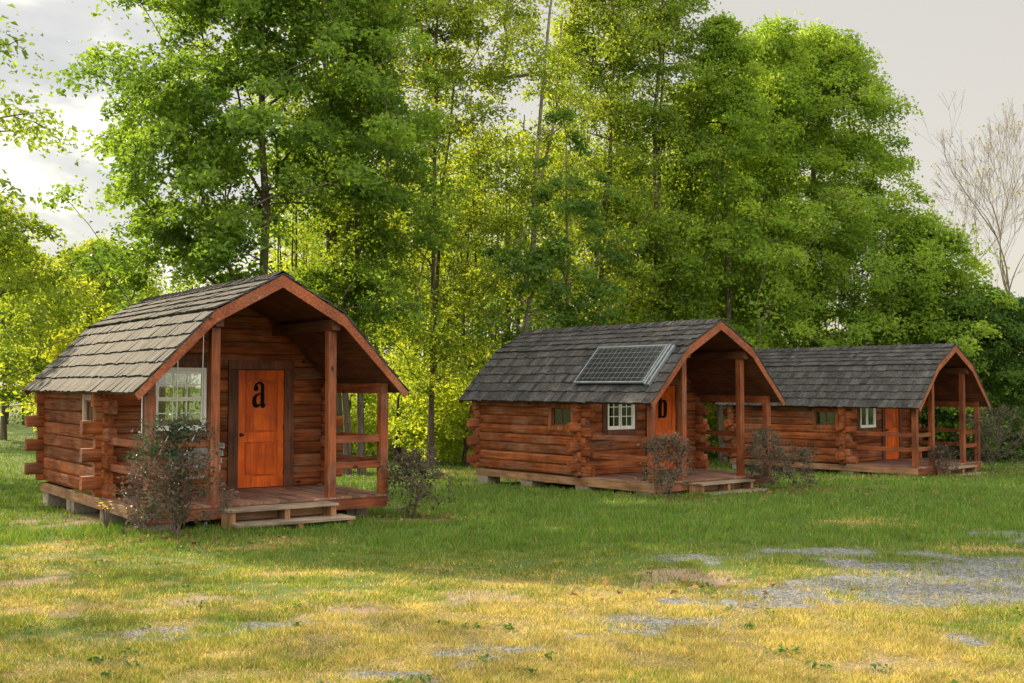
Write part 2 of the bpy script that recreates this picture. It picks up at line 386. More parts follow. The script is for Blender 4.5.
for nm, sel in (('green_grass', ~isdry), ('dry_grass', isdry)):
    X, Y = x[sel], y[sel]; n = len(X); D = dry[sel]
    if nm == 'green_grass':
        lush = sstep(13.0, 15.5, Y + 2 * (fbm(X * .7, Y * .7, 8) - .5)) * (1 - di[sel])
        h = rng.uniform(.03, .075, n) * (.7 + .9 * lush) * (.6 + .8 * clump[sel])
        c = colour_mix(n, [(.050, .115, .018), (.085, .19, .025), (.13, .24, .035)])
        yel = rng.random(n) < .25 + .3 * (1 - lush); c[yel] = colour_mix(int(yel.sum()), [(.16, .20, .03), (.22, .22, .045)])
    else:
        h = rng.uniform(.015, .045, n) * (.5 + .9 * clump[sel])
        c = colour_mix(n, [(.22, .20, .04), (.46, .36, .09), (.60, .47, .19), (.50, .37, .17), (.30, .30, .06), (.16, .20, .04)])
    c *= (.45 + 1.1 * (.5 * fbm(X * 2.6, Y * 2.6, 91, 4) + .5 * fbm(X * 9, Y * 9, 93, 2)))[:, None]
    V, c = blades(X, Y, h, lod[sel] * rng.uniform(.8, 1.9, n), c, .9 if nm == 'green_grass' else 1.9)
    me = np_mesh(nm, V, np.arange(3 * n).reshape(-1, 3), c)
    tag(link_mesh(nm, me, M['grass']), {'green_grass': 'short green lawn grass growing round the cabins', 'dry_grass': 'golden yellow dry grass over the front of the lawn'}[nm], 'grass', kind='stuff')

def pebble_mesh(name, x, y, s, cols, flat=.6):
    n = len(x); z = ground_h(x, y)
    base = np.array([(1, 0, 0), (0, 1, 0), (-1, 0, 0), (0, -1, 0), (0, 0, 1)], float)
    th = rng.uniform(0, 6.28, n); P = np.empty((n, 5, 3))
    jit = rng.uniform(.6, 1.3, (n, 5))
    for k in range(5):
        bx, by, bz = base[k]
        P[:, k, 0] = x + s * jit[:, k] * (bx * np.cos(th) - by * np.sin(th)); P[:, k, 1] = y + s * jit[:, k] * (bx * np.sin(th) + by * np.cos(th))
        P[:, k, 2] = z - .004 + s * bz * flat * jit[:, k]
    F = np.array([(0, 1, 4), (1, 2, 4), (2, 3, 4), (3, 0, 4)])
    faces = (np.arange(n)[:, None, None] * 5 + F[None]).reshape(-1, 3)
    return np_mesh(name, P.reshape(-1, 3), faces, np.repeat(cols, 4, 0))
def tint_mat(name, rough):
    m, nt, out = nmat(name); a = N(nt, 'ShaderNodeAttribute', attribute_name='tint'); b = N(nt, 'ShaderNodeBsdfPrincipled', Roughness=rough)
    b.inputs['Specular IOR Level'].default_value = .25
    nt.links.new(a.outputs['Color'], b.inputs['Base Color']); nt.links.new(b.outputs[0], out.inputs[0]); return m
M['stone'] = tint_mat('gravel stones', .85)
x, y = sample_ground(260000); _, gr, di = masks(x, y)
k = rng.random(len(x)) < gr * .9 + .04 * di; x, y = x[k], y[k]
c = colour_mix(len(x), [(.08, .083, .09), (.14, .148, .162), (.21, .215, .225), (.29, .27, .24)])
me = pebble_mesh('gravel', x, y, rng.uniform(.4, 1.2, len(x)) * np.maximum(.011, y * .0009), c)
tag(link_mesh('gravel', me, M['stone']), 'loose blue grey gravel scattered through the thin grass', 'gravel', kind='stuff')

# ------------------------------------------------------------------ leaves and trees
def leaf_quads(C, size, up=1.0, fold=.18, ratio=.62, rg=None, outdir=None):
    rg = rg or rng; n = len(C)
    nr = rg.normal(size=(n, 3)); nr[:, 2] = np.abs(nr[:, 2]) + up
    if outdir is not None: nr += outdir
    nr /= np.linalg.norm(nr, axis=1)[:, None]
    t = rg.normal(size=(n, 3)); t -= (t * nr).sum(1)[:, None] * nr; t /= np.linalg.norm(t, axis=1)[:, None]
    b = np.cross(nr, t); L = (size * np.clip(rg.lognormal(0, .3, n), .45, 1.8))[:, None]
    V = np.empty((n, 4, 3))
    V[:, 0] = C - t * L * .5; V[:, 2] = C + t * L * .5 - nr * L * .12
    V[:, 1] = C + b * L * ratio * .5 + nr * L * fold; V[:, 3] = C - b * L * ratio * .5 + nr * L * fold
    return V.reshape(-1, 3)
def palette(n, pal, t, rg):
    P = np.array(pal); f = np.clip(t, 0, .999) * (len(P) - 1); i = f.astype(int); g = (f - i)[:, None]
    return (P[i] * (1 - g) + P[np.minimum(i + 1, len(P) - 1)] * g) * rg.uniform(.8, 1.2, n)[:, None]

def tubes(paths, sides=5):
    """paths: list of (points (k,3), radii (k)) -> one mesh's arrays"""
    V = []; Fc = []; b = 0
    for P, r in paths:
        P = np.asarray(P, float); k = len(P); d = np.gradient(P, axis=0); d /= np.linalg.norm(d, axis=1)[:, None] + 1e-9
        ref = np.where(np.abs(d[:, 2:3]) < .9, np.array([[0, 0, 1.]]), np.array([[1., 0, 0]]))
        u = np.cross(d, ref); u /= np.linalg.norm(u, axis=1)[:, None] + 1e-9; w = np.cross(d, u)
        a = np.arange(sides) * 2 * np.pi / sides
        ring = P[:, None] + np.asarray(r)[:, None, None] * (np.cos(a)[None, :, None] * u[:, None] + np.sin(a)[None, :, None] * w[:, None])
        V.append(ring.reshape(-1, 3))
        i = np.arange(k - 1)[:, None] * sides; j = np.arange(sides)[None]; j2 = (j + 1) % sides
        Fc.append((np.stack([i + j, i + j2, i + sides + j2, i + sides + j], -1).reshape(-1, 4)) + b); b += k * sides
    return np.concatenate(V), np.concatenate(Fc)

def skeleton(rg, stems, targets, tip=.012, power=2.25, bend=.18, rise=.5):
    """grow boughs from the stems to every target; pipe-model thickness"""
    pos = []; par = []; paths = []
    stem_nodes = []
    for P in stems:
        prev = -1; ids = []
        for p in P:
            pos.append(np.array(p, float)); par.append(prev); prev = len(pos) - 1; ids.append(prev)
        paths.append(ids)
    nstem = len(pos)
    c0 = stems[0][0]
    order = np.argsort([np.hypot(t[0] - c0[0], t[1] - c0[1]) + .15 * t[2] for t in targets])
    for oi in order:
        t = targets[oi]; A = np.array(pos)
        d = A - t; dist = np.linalg.norm(d, axis=1)
        cost = dist + 2.5 * np.maximum(0, A[:, 2] - t[2] + .2 * dist) + rise * .3 * np.maximum(0, t[2] - A[:, 2] - 1.2 * dist)
        j = int(np.argmin(cost)); p0 = A[j]; L = dist[j]
        if L < .05: continue
        n = max(2, int(L / .45) + 1); ids = [j]; prev = j
        sag = rg.normal(size=3) * bend * L; sag[2] = abs(sag[2]) * .5 + .06 * L
        for q in range(1, n + 1):
            s = q / n; p = p0 + (t - p0) * s + sag * math.sin(math.pi * s) * .5 + rg.normal(size=3) * .02 * L * (1 - s)
            if q == n: p = t
            pos.append(p); par.append(prev); prev = len(pos) - 1; ids.append(prev)
        paths.append(ids)
    n = len(pos); rad = np.zeros(n); acc = np.zeros(n)
    for i in range(n - 1, -1, -1):
        rad[i] = max(tip, acc[i] ** (1 / power))
        if par[i] >= 0: acc[par[i]] += rad[i] ** power
    return [(np.array([pos[i] for i in ids]), np.array([rad[i] if (k or pi < len(stems)) else min(rad[i], rad[ids[1]] * 1.25) for k, i in enumerate(ids)])) for pi, ids in enumerate(paths)]

def wob(P, rg, amt):
    P = np.array(P, float); P[1:, :2] += np.cumsum(rg.normal(size=(len(P) - 1, 2)) * amt, 0); return P

def make_tree(name, label, cat, base, H, prof, rad, lo, nclump, nleaf, leaf, pal, seed, trunk_r=.16, cr=.75, flat=.42, tilt=.35, stems=1, spread=.5,
              leafmat='leaf', bark='bark', group=None, shell=.5, skip=None, zs=None, twig=2, tip=.011, rot=0):
    rg = np.random.default_rng(seed)
    bx, by = base; root = empty(name, (bx, by, float(gz(by)) - .03), rot)
    tag(root, label, cat, group)
    if nleaf > 20: nclump = int(nclump * 2.5); cr *= .68; nleaf = int(nleaf * .95); leaf *= .9; flat = min(.75, flat * 1.5)
    t = rg.random(nclump) if zs is None else zs(rg, nclump)
    Z = lo + (H - lo) * t
    th = rg.uniform(0, 2 * np.pi, nclump)
    rr = rad * prof(t) * (1 + .42 * (fbm(th * 1.3 + seed, Z * .6, seed) - .5) * 2) * np.clip(1 + .22 * rg.normal(size=nclump), .5, 1.6) * rg.random(nclump) ** shell
    Cn = np.stack([rr * np.cos(th), rr * np.sin(th), Z], -1)
    if nleaf > 20:   # uneven crown: open pockets where limbs and sky show
        ga = fbm(Cn[:, 0] * .55 + Cn[:, 1] * .25 + 40 + seed, Cn[:, 2] * .6, seed + 3, 2); gb = fbm(Cn[:, 1] * .5 + 70, Cn[:, 2] * .55 + Cn[:, 0] * .2, seed + 9, 2)
        Cn = Cn[(.7 * ga + .3 * gb) > GAP]
    nclump = len(Cn)
    ST = []
    for s in range(stems):
        n = 9; hh = (H * .93) * (1 if s == 0 else rg.uniform(.75, .97)); a = rg.uniform(0, 6.28)
        base_o = np.array([0, 0]) if s == 0 else rg.normal(size=2) * .22
        P = [(base_o[0] + spread * math.cos(a) * (k / n) ** 1.2 * (stems > 1), base_o[1] + spread * math.sin(a) * (k / n) ** 1.2 * (stems > 1), hh * k / n) for k in range(n + 1)]
        ST.append(wob(P, rg, .055 * H / 12))
    paths = skeleton(rg, ST, Cn, tip)
    # basal thickness
    for pi in range(stems):
        P, r = paths[pi]; k = np.linspace(0, 1, len(r)); tr = trunk_r * (1 - .82 * k); tr[0] *= 1.25
        paths[pi] = (P, np.maximum(np.minimum(r, tr * 1.1), tr))
    tw = []
    for c in Cn:
        for q in range(twig):
            d = rg.normal(size=3); d[2] = abs(d[2]) * .5 - .1 + (1.1 if nleaf < 20 else 0); d[:2] += .5 * c[:2] / (np.linalg.norm(c[:2]) + .3) * (nleaf < 20); d /= np.linalg.norm(d); L = cr * rg.uniform(.5, 1.0)
            tw.append((np.array([c, c + d * L * .5 + (0, 0, .04), c + d * L]), np.array([tip * .8, tip * .55, tip * .25])))
    V, Fc = tubes(paths, 6)
    if tw:
        V2, F2 = tubes(tw, 3); Fc = np.concatenate([Fc, F2 + len(V)]); V = np.concatenate([V, V2])
    link_mesh('trunk', np_mesh('trunk', V, Fc, smooth=True), M[bark], root)
    if nleaf:
        tot = nclump * nleaf; ci = np.repeat(np.arange(nclump), nleaf)
        size = cr * np.clip(rg.lognormal(0, .30, nclump), .75, 1.8)[ci] * np.where(rg.random(tot) < .12, 1.5, 1.0)
        p = rg.normal(size=(tot, 3)); p /= np.linalg.norm(p, axis=1)[:, None]; p *= (rg.random(tot) ** .5 * (1 + .2 * rg.random(tot) ** 3))[:, None]
        p[:, 2] *= flat; p *= size[:, None]
        out = Cn[:, :2] / (np.linalg.norm(Cn[:, :2], axis=1)[:, None] + .3); oc = out[ci]
        p[:, 2] -= tilt * (p[:, :2] * oc).sum(1) + .10 * (p[:, :2] ** 2).sum(1) / size
        C = Cn[ci] + p
        od = np.zeros((tot, 3)); od[:, :2] = oc * .45
        V = leaf_quads(C, leaf, .45, rg=rg, outdir=od)
        tone = np.clip(rg.normal(.5, .22, nclump), 0, 1)[ci] + rg.normal(0, .12, tot)
        cols = palette(tot, pal, tone, rg)
        link_mesh('crown', np_mesh('crown', V, np.arange(4 * tot).reshape(-1, 4), cols), M[leafmat], root)
    return root

GAP = .365
ovate = lambda t: np.sin(np.pi * np.clip(t, 0, 1) ** .62) ** .75 * .97 + .06
tall = lambda t: (np.sin(np.pi * np.clip(.08 + .9 * t, 0, 1)) ** .55) * (1 - .35 * t)
cone = lambda t: np.clip(1.0 - t, 0, 1) ** .55 * (1 - .25 * np.exp(-t * 14)) + .05
round_ = lambda t: np.sqrt(np.clip(1 - (2 * t - 1) ** 2, 0, 1)) * .95 + .05
G_MAPLE = [(.070, .140, .026), (.120, .215, .036), (.185, .29, .048)]
G_YEL = [(.125, .200, .028), (.20, .285, .038), (.29, .355, .05)]
G_DARK = [(.046, .105, .024), (.078, .155, .030), (.12, .21, .038)]
G_LIME = [(.17, .25, .032), (.25, .335, .042), (.35, .41, .055)]
G_MID = [(.085, .160, .026), (.14, .225, .034), (.21, .295, .044)]
TREES = True
if TREES:
    make_tree('maple_tree', 'broad dense maple with bright green leaves towering behind the cabin with the letter a', 'tree', at(262, 29.5), 17.8, ovate, 4.2, 3.4, 330, 190, .15, G_MAPLE, 1, .17, .85, .34, .42, shell=.42)
    SL = 'slender yellow green trees behind the cabins'
    make_tree('slender_tree', 'slim twin stemmed tree rising just right of the peak of the nearest cabin', 'tree', at(340, 34), 20, tall, 2.6, 4.0, 150, 110, .13, G_MID, 2, .15, .75, stems=3, spread=1.0, group=SL)
    make_tree('slender_tree', 'slim dark trunked tree standing beyond the right porch post of the nearest cabin', 'tree', at(362, 32), 15, tall, 1.9, 4.5, 70, 100, .13, G_MID, 3, .12, .7, stems=2, spread=.5, group=SL)
    make_tree('slender_tree', 'airy yellow green tree filling the gap between the two nearest cabins', 'tree', at(432, 36), 19.5, tall, 3.2, 2.6, 170, 120, .13, G_YEL, 4, .10, .8, stems=2, spread=1.2, group=SL)
    make_tree('slender_tree', 'tall forked tree with bare pale stems above the left end of the solar cabin roof', 'tree', at(515, 36), 21, tall, 3.0, 5.0, 150, 110, .13, G_YEL, 5, .13, .8, stems=2, spread=1.9, bark='bark_pale', group=SL)
    make_tree('slender_tree', 'loose light green tree above the solar panel with sky showing through its top', 'tree', at(592, 40), 18, tall, 2.8, 3.0, 140, 110, .13, G_YEL, 6, .14, .85, stems=2, spread=1.3, group=SL)
    make_tree('slender_tree', 'tall leafy column of a tree over the porch peak of the middle cabin', 'tree', at(655, 41), 21, tall, 3.2, 3.0, 220, 130, .14, G_MID, 7, .17, .85, stems=2, spread=.9, group=SL)
    make_tree('young_maple', 'dark green young maple with drooping tiers above the middle cabin roof ridge', 'tree', at(563, 32.5), 10.8, ovate, 1.9, 3.0, 42, 100, .14, G_DARK, 8, .08, .62, .32, .5)
    make_tree('dark_tree', 'dense dark green tree between the tall column tree and the broad cone shaped tree', 'tree', at(722, 41), 16.6, cone, 3.9, 3.0, 170, 160, .14, [(.11, .205, .028), (.175, .285, .038), (.25, .36, .05)], 9, .16, .85, .36, .4, shell=.42)
    make_tree('cone_tree', 'broad cone shaped bright green tree rising behind the far right cabin', 'tree', at(812, 47), 18.6, cone, 6.9, 1.2, 520, 170, .15, [(.11, .205, .028), (.175, .285, .038), (.25, .36, .05)], 10, .26, 1.0, .36, .4, shell=.40)
    make_tree('shoulder_tree', 'lower green tree sloping down right of the broad cone shaped tree', 'tree', at(925, 44), 9.6, cone, 3.4, .6, 150, 170, .15, [(.11, .205, .028), (.175, .285, .038), (.25, .36, .05)], 11, .12, .8, .36, .4, shell=.45)
    make_tree('understory_tree', 'low dark green bushy tree behind the porch of the far right cabin', 'tree', at(985, 43), 6.4, round_, 3.2, .1, 150, 170, .15, G_DARK, 12, .09, .75, .4, .35, shell=.45)
    make_tree('overhanging_tree', 'near tree whose thin leafy boughs hang into the upper left of the view', 'tree', (-11.6, 15.6), 12.5, lambda t: .98 - .25 * t, 4.9, 4.5, 120, 150, .105, G_MID, 33, .22, .85, .36, .4, shell=.38)
    make_tree('pale_tree', 'light yellow green tree spreading over the roof of the nearest cabin from the left', 'tree', at(100, 54), 10.0, ovate, 5.2, 1.5, 150, 140, .16, G_YEL, 14, .16, 1.0, .36, .4, group='pale trees at the left edge of the clearing')
    make_tree('pale_tree', 'light green tree standing farthest left across the clearing', 'tree', at(5, 62), 11.5, ovate, 4.8, 2.4, 140, 140, .18, G_MID, 15, .16, 1.0, .36, .4, group='pale trees at the left edge of the clearing')
    make_tree('pale_tree', 'light green tree at the left edge standing nearest to the cabins', 'tree', (-14.4, 29.0), 7.6, ovate, 4.2, 1.8, 80, 130, .14, G_YEL, 17, .14, .9, .36, .4, group='pale trees at the left edge of the clearing')
    make_tree('crest_tree', 'light green rounded treetop just left of the peak of the cone shaped tree', 'tree', at(764, 45), 18.4, cone, 4.4, 5.0, 170, 160, .14, [(.11, .205, .028), (.175, .285, .038), (.25, .36, .05)], 18, .16, .9, .36, .4, shell=.45)
    make_tree('golden_bush', 'rounded golden yellow bush just left of the nearest cabin roof', 'bush', at(63, 44), 5.0, round_, 1.15, .5, 45, 150, .12, [(.24, .30, .02), (.32, .38, .03), (.42, .45, .04)], 16, .05, .5, .6, .2)

# bare tree on the right
def bare_tree(label, base, H, seed):
    rg = np.random.default_rng(seed); bx, by = base
    root = empty('bare_tree', (bx, by, float(gz(by)) - .05)); tag(root, label, 'tree', 'bare grey trees at the right edge')
    paths = []; tips = []
    def grow(p, d, L, r, depth):
        n = 5; P = [p]; d0 = d / np.linalg.norm(d); dirs = []
        for i in range(n):
            d0 = d0 + rg.normal(size=3) * .07 + np.array((0, 0, .035)); d0 /= np.linalg.norm(d0)
            P.append(P[-1] + d0 * L / n); dirs.append(d0)
        r1 = r * (.62 if depth < 7 else .3)
        paths.append((np.array(P), np.linspace(r, r1, n + 1)))
        if depth >= 7: tips.append(P[-1]); return
        k = 2 if depth < 1 else rg.choice([2, 3])
        for j in range(k):
            a = rg.uniform(.22, .52) * (1 if j else .45); ax = rg.normal(size=3); ax -= ax.dot(d0) * d0; ax /= np.linalg.norm(ax)
            grow(P[-1], d0 * math.cos(a) + ax * math.sin(a), L * rg.uniform(.62, .86), r1 * (.95 if j == 0 else .72), depth + 1)
        if depth in (1, 2, 3, 4):
            for q in (2, 3, 4):
                if rg.random() < .55:
                    ax = rg.normal(size=3); ax -= ax.dot(dirs[q]) * dirs[q]; ax /= np.linalg.norm(ax)
                    grow(P[q], dirs[q] * .75 + ax * .6, L * .5, r1 * .4, max(depth + 2, 5))
    grow(np.zeros(3), np.array((.03, 0, 1.0)), H * .27, .17, 0)
    top = max(t[2] for t in tips); k = H / top
    paths = [(P * k, np.maximum(r, .006)) for P, r in paths]
    V, Fc = tubes(paths, 5); link_mesh('trunk', np_mesh('trunk', V, Fc, smooth=True), M['bark_pale'], root)
    T = np.array(tips) * k; T = T[rg.random(len(T)) < .35]; C = np.repeat(T, 3, 0) + rg.normal(size=(len(T) * 3, 3)) * .12
    V = leaf_quads(C, .09, .4, rg=rg); link_mesh('crown', np_mesh('crown', V, np.arange(len(V)).reshape(-1, 4), palette(len(C), [(.16, .17, .06), (.24, .24, .09)], rg.random(len(C)), rg)), M['leaf'], root)  # sparse buds at the twig tips of an otherwise leafless tree
if TREES:
    bare_tree('nearly leafless pale grey tree at the right edge of the wood', at(1000, 56), 17.6, 24)
    bare_tree('smaller leafless grey tree just left of the taller bare tree', at(972, 60), 16.0, 22)

# mass of woodland closing the view
def woodland(name, label, areas, seed):
    rg = np.random.default_rng(seed); VV = []; CC = []; TT = []
    for (u0, u1, y0, y1, hmin, hmax, nclump, pal, leaf, cr, nleaf) in areas:
        y = rg.uniform(y0, y1, nclump); u = rg.uniform(u0, u1, nclump); x = (u - 512) * y / F_PX
        top = hmin + (hmax - hmin) * fbm(u * .022 + seed, y * .1, seed)
        z = gz(y) + .2 + (top - .2) * rg.random(nclump) ** .9
        ci = np.repeat(np.arange(nclump), nleaf); tot = len(ci)
        p = rg.normal(size=(tot, 3)); p /= np.linalg.norm(p, axis=1)[:, None]; p *= (rg.random(tot) ** .4 * cr)[:, None] * rg.uniform(.7, 1.2, nclump)[ci][:, None]; p[:, 2] *= .5
        C = np.stack([x, y, z], -1)[ci] + p
        VV.append(leaf_quads(C, leaf, .45, rg=rg)); CC.append(palette(tot, pal, np.clip(rg.normal(.5, .25, nclump), 0, 1)[ci] + rg.normal(0, .1, tot), rg))
        for k in range(int(nclump / 14)):
            yy = rg.uniform(y0, y1); xx = (rg.uniform(u0, u1) - 512) * yy / F_PX; h = hmin + (hmax - hmin) * .6
            P = wob([(xx, yy, float(gz(yy)) - .1 + h * q / 7) for q in range(8)], rg, .10); TT.append((P, np.linspace(.10, .025, 8) * rg.uniform(.6, 1.3)))
    V = np.concatenate(VV); n4 = len(V) // 4
    V2, F2 = tubes(TT, 5)
    F = np.concatenate([np.arange(4 * n4).reshape(-1, 4), F2 + len(V)]); cols = np.concatenate(CC + [np.tile((.07, .055, .04), (len(F2), 1))])
    me = np_mesh(name, np.concatenate([V, V2]), F, cols)
    tag(link_mesh(name, me, M['leaf']), label, 'woodland', kind='stuff')
if TREES:
    woodland('background_woodland', 'sunlit yellow green woodland seen between the trunks behind the cabins',
             [(270, 800, 48, 66, 10, 19, 1500, G_YEL, .20, 1.3, 95), (290, 800, 42, 48, 2.0, 5.5, 520, G_LIME, .16, .9, 100), (395, 482, 37, 42, 1.5, 3.6, 110, G_LIME, .14, .7, 100)], 31)
    woodland('distant_woodland', 'distant hazy green wood across the clearing on the left', [(-420, 190, 84, 104, 11, 17, 800, [(.06, .11, .03), (.09, .14, .04), (.13, .18, .05)], .24, 1.7, 80)], 32)
    woodland('edge_woodland', 'green undergrowth and wood at the right edge behind the bare trees',
             [(780, 1250, 62, 78, 6, 10, 420, G_YEL, .20, 1.4, 80), (900, 1250, 46, 56, 2.2, 6.5, 330, G_MAPLE, .16, 1.0, 100)], 33)

# ------------------------------------------------------------------ cabins
def gam(z, off=.0):
    """half width of the roof outline (moved inwards by off) at height z"""
    z = z + off
    if z >= PZ: return 0.0
    if z >= BZ: return BX * (PZ - z) / (PZ - BZ)
    return BX + (EW - BX) * (BZ - z) / (BZ - EZ)
def slope_frames():
    """(start at eave side, unit direction up the slope, outward normal, length, courses) for the four roof planes"""
    out = []
    for sgn in (-1, 1):
        for (a, b, n) in (((EW, EZ), (BX, BZ), 6), ((BX, BZ), (0, PZ), 5)):
            p0 = np.array((sgn * a[0], a[1])); p1 = np.array((sgn * b[0], b[1])); d = p1 - p0; L = np.linalg.norm(d); d /= L
            nn = np.array((-d[1], d[0])) * (1 if sgn > 0 else -1)
            if nn[1] < 0: nn = -nn
            out.append((p0, d, nn, L, n))
    return out
def outline(pts, k=3):
    """closed Catmull-Rom outline"""
    P = np.array(pts, float); n = len(P); o = []
    for i in range(n):
        a, b, c, d = P[i - 1], P[i], P[(i + 1) % n], P[(i + 2) % n]
        for j in range(k):
            t = j / k
            o.append(.5 * ((2 * b) + (c - a) * t + (2 * a - 5 * b + 4 * c - d) * t * t + (3 * b - a - 3 * c + d) * t ** 3))
    return o
LETTERS = {
 'a': ([[(228, 265), (236, 225), (256, 190), (290, 166), (325, 157), (362, 165), (392, 188), (403, 222), (404, 300), (404, 400), (404, 480), (411, 503), (426, 507), (416, 540), (396, 560), (370, 563), (350, 550), (336, 524),
         (310, 546), (275, 558), (240, 550), (215, 522), (206, 480), (207, 430), (219, 390), (247, 360), (292, 340), (338, 326), (345, 300), (345, 225), (336, 197), (318, 186), (296, 191), (287, 207), (300, 230), (305, 258), (295, 287), (270, 300), (241, 293)],
        [(338, 352), (341, 420), (340, 480), (320, 500), (296, 505), (279, 487), (272, 450), (276, 400), (295, 372), (318, 359)]], 206, 565, .46 / 410),
 'b': ([[(0, 0), (0, 100), (0, 400), (0, 560), (-25, 590), (-25, 610), (60, 625), (112, 625), (112, 560), (112, 410), (150, 425), (200, 425), (250, 405), (284, 350), (292, 220), (284, 90), (250, 20), (200, 0), (150, 0), (110, 15), (60, 0)],
        [(114, 350), (150, 372), (176, 345), (182, 215), (176, 85), (150, 52), (114, 75)]], 0, 0, .44 / 425),
}
def letter_mesh(ch):
    loops, x0, y0, s = LETTERS[ch]
    cu = bpy.data.curves.new('letter', 'CURVE'); cu.dimensions = '2D'; cu.fill_mode = 'BOTH'; cu.extrude = .003
    for lp in loops:
        pts = outline(lp); sp = cu.splines.new('POLY'); sp.points.add(len(pts) - 1); sp.use_cyclic_u = True
        for p, q in zip(sp.points, pts):
            yy = (q[1] - y0) * s; yy = -yy if ch == 'a' else yy
            p.co = ((q[0] - x0) * s, yy, 0, 1)
    o = bpy.data.objects.new('letter', cu); COL.objects.link(o)
    me = bpy.data.meshes.new_from_object(o.evaluated_get(bpy.context.evaluated_depsgraph_get()))
    bpy.data.objects.remove(o); return me

SIDE_WIN = (-1.0, -.32, 1.115, 1.535)       # opening on the side wall: Y0, Y1, Z0, Z1
FRONT_WIN = (-1.12, -.34, 1.08, 2.03)      # opening on the front wall: X0, X1, Z0, Z1
REAR_WIN = (.25, 1.45, 1.0, 2.105)  # rear opening added so the bright trees behind show through the front panes
DOOR = (.277, 1.126, 2.05)

def cabin(cx, cy, yaw, z, L, label, letter, seed, side_pale):
    random.seed(seed); rnd = random.Random(seed)
    root = empty('log_cabin', (cx, cy, z), R(yaw)); tag(root, label, 'cabin', 'log cabins on blocks at the edge of the wood')
    n_side, h = 8, .222
    z_at = lambda k: .11 + k * .221
    # ---- walls: logs notched at the corners
    def cuts(a0, a1, zc, holes):
        segs = [(a0, a1)]
        for (h0, h1, hz0, hz1) in holes:
            if zc + .09 > hz0 and zc - .09 < hz1:
                ns = []
                for (s0, s1) in segs:
                    if h1 <= s0 or h0 >= s1: ns.append((s0, s1)); continue
                    if h0 > s0: ns.append((s0, h0))
                    if h1 < s1: ns.append((h1, s1))
                segs = ns
        return [s for s in segs if s[1] - s[0] > .03]
    for sx in (-1, 1):
        m = MB()
        for k in range(n_side):
            e0, e1 = ((-L - .28, .30) if k % 2 == 0 else (-L - .12, .12))
            e1 = .32 if k % 2 == 0 else .14
            holes = [(SIDE_WIN[0] - .03, SIDE_WIN[1] + .03, SIDE_WIN[2], SIDE_WIN[3])] if sx < 0 else []
            for (s0, s1) in cuts(e0, e1, z_at(k), holes): m.log('y', s0, s1, sx * (HW - .075), z_at(k), seed=seed * 100 + k + (50 if sx > 0 else 0))
        m.build('wall', M['log_y'], root, smooth=True)
    for side in ('front', 'rear'):
        m = MB(); yc = -.075 if side == 'front' else -L + .075
        for k in range(15):
            zc = .0 + k * .221 + .005
            top = zc + .11
            if k == 0: zc = .06
            if zc < 1.72:
                e = HW + (.30 if k % 2 == 1 else .10)
                if zc > 1.5: e = min(e, gam(top, .16))
            else: e = min(HW - .02, gam(zc - .11, .11))
            if e < .12: continue
            holes = [(DOOR[0] - .02, DOOR[1] + .02, -1, DOOR[2])] + [(FRONT_WIN[0] - .02, FRONT_WIN[1] + .02, FRONT_WIN[2], FRONT_WIN[3])] if side == 'front' else [(REAR_WIN[0], REAR_WIN[1], REAR_WIN[2], REAR_WIN[3])]
            for (s0, s1) in cuts(-e, e, zc, holes):
                if k == 0: m.log('x', s0, s1, yc, zc, h=.12, seed=seed * 77 + k)
                else: m.log('x', s0, s1, yc, zc, seed=seed * 77 + k + (30 if side == 'rear' else 0))
        m.v = [(math.copysign(min(abs(p[0]), gam(p[2], .105)), p[0]), p[1], p[2]) if p[2] > 1.70 else p for p in m.v]
        m.build('wall', M['log_x'], root, smooth=True)
    # ---- floor, rim, piers
    m = MB(); m.box(-HW + .15, HW - .15, -L + .15, -.15, -.05, -.002); m.build('floor', M['room'], root)
    m = MB(); w = .14; n = int(2 * HW / w)
    for i in range(n + 1):
        x0 = -HW + i * (2 * HW / (n + 1)); m.box(x0 + .003, x0 + 2 * HW / (n + 1) - .003, .02, PD + .012, -.036, rnd.uniform(-.003, .003))
    m.build('porch_deck', M['deck_y'], root)
    for sx in (-1, 1):
        m = MB(); a, b = sorted((sx * (HW + .002), sx * (HW - .045))); m.box(a, b, -L + .0, PD, -.21, -.038); m.build('rim_beam', M['tan_y'], root, bevel=.004)
    for yb in (PD - .045, -L):
        m = MB(); m.box(-HW + .048, HW - .048, yb, yb + .043, -.212, -.04); m.build('rim_beam', M['timber_x'], root, bevel=.004)
    a = R(yaw)
    for px in (-HW + .22, 0, HW - .22):
        for py in (-L + .14, -2.1, -.1, PD - (.42 if px < -1 else 1.0)):
            wx = cx + px * math.cos(a) + py * math.sin(a); wy = cy + px * math.sin(a) - py * math.cos(a)
            zb = float(gz(wy)) - z - .06
            m = MB(); 
            for (o0, o1) in ((0, .19), (.2, .39)):
                yy0 = py + o0 + rnd.uniform(-.01, .01) - .05; yy1 = py + o1 - .05
                zt = -.212; hh = zt - zb; j = rnd.uniform(-.02, .02)
                # hollow block: two webs, cross webs and caps leave two open cores
                X0, X1 = px - .2 + j, px + .2 + j
                m.box(X0 + .02, X1 - .02, yy0, yy1, zb, zt)
                for q in (X0, px - .02 + j, X1 - .04): m.box(q, q + .04, yy0 - .03, yy1 + .002, zb, zt)
            m.build('pier', M['block'], root)
    # ---- posts, rails, beams
    PB = PD - .16
    for (x, top) in ((-HW + .075, 1.645), (-PW, 2.655), (PW, 2.655), (HW - .075, 1.645)):
        m = MB(); m.box(x - .069, x + .069, PB, PB + .138, -.0, top, .002); m.build('post', M['timber_z'], root, bevel=.006)
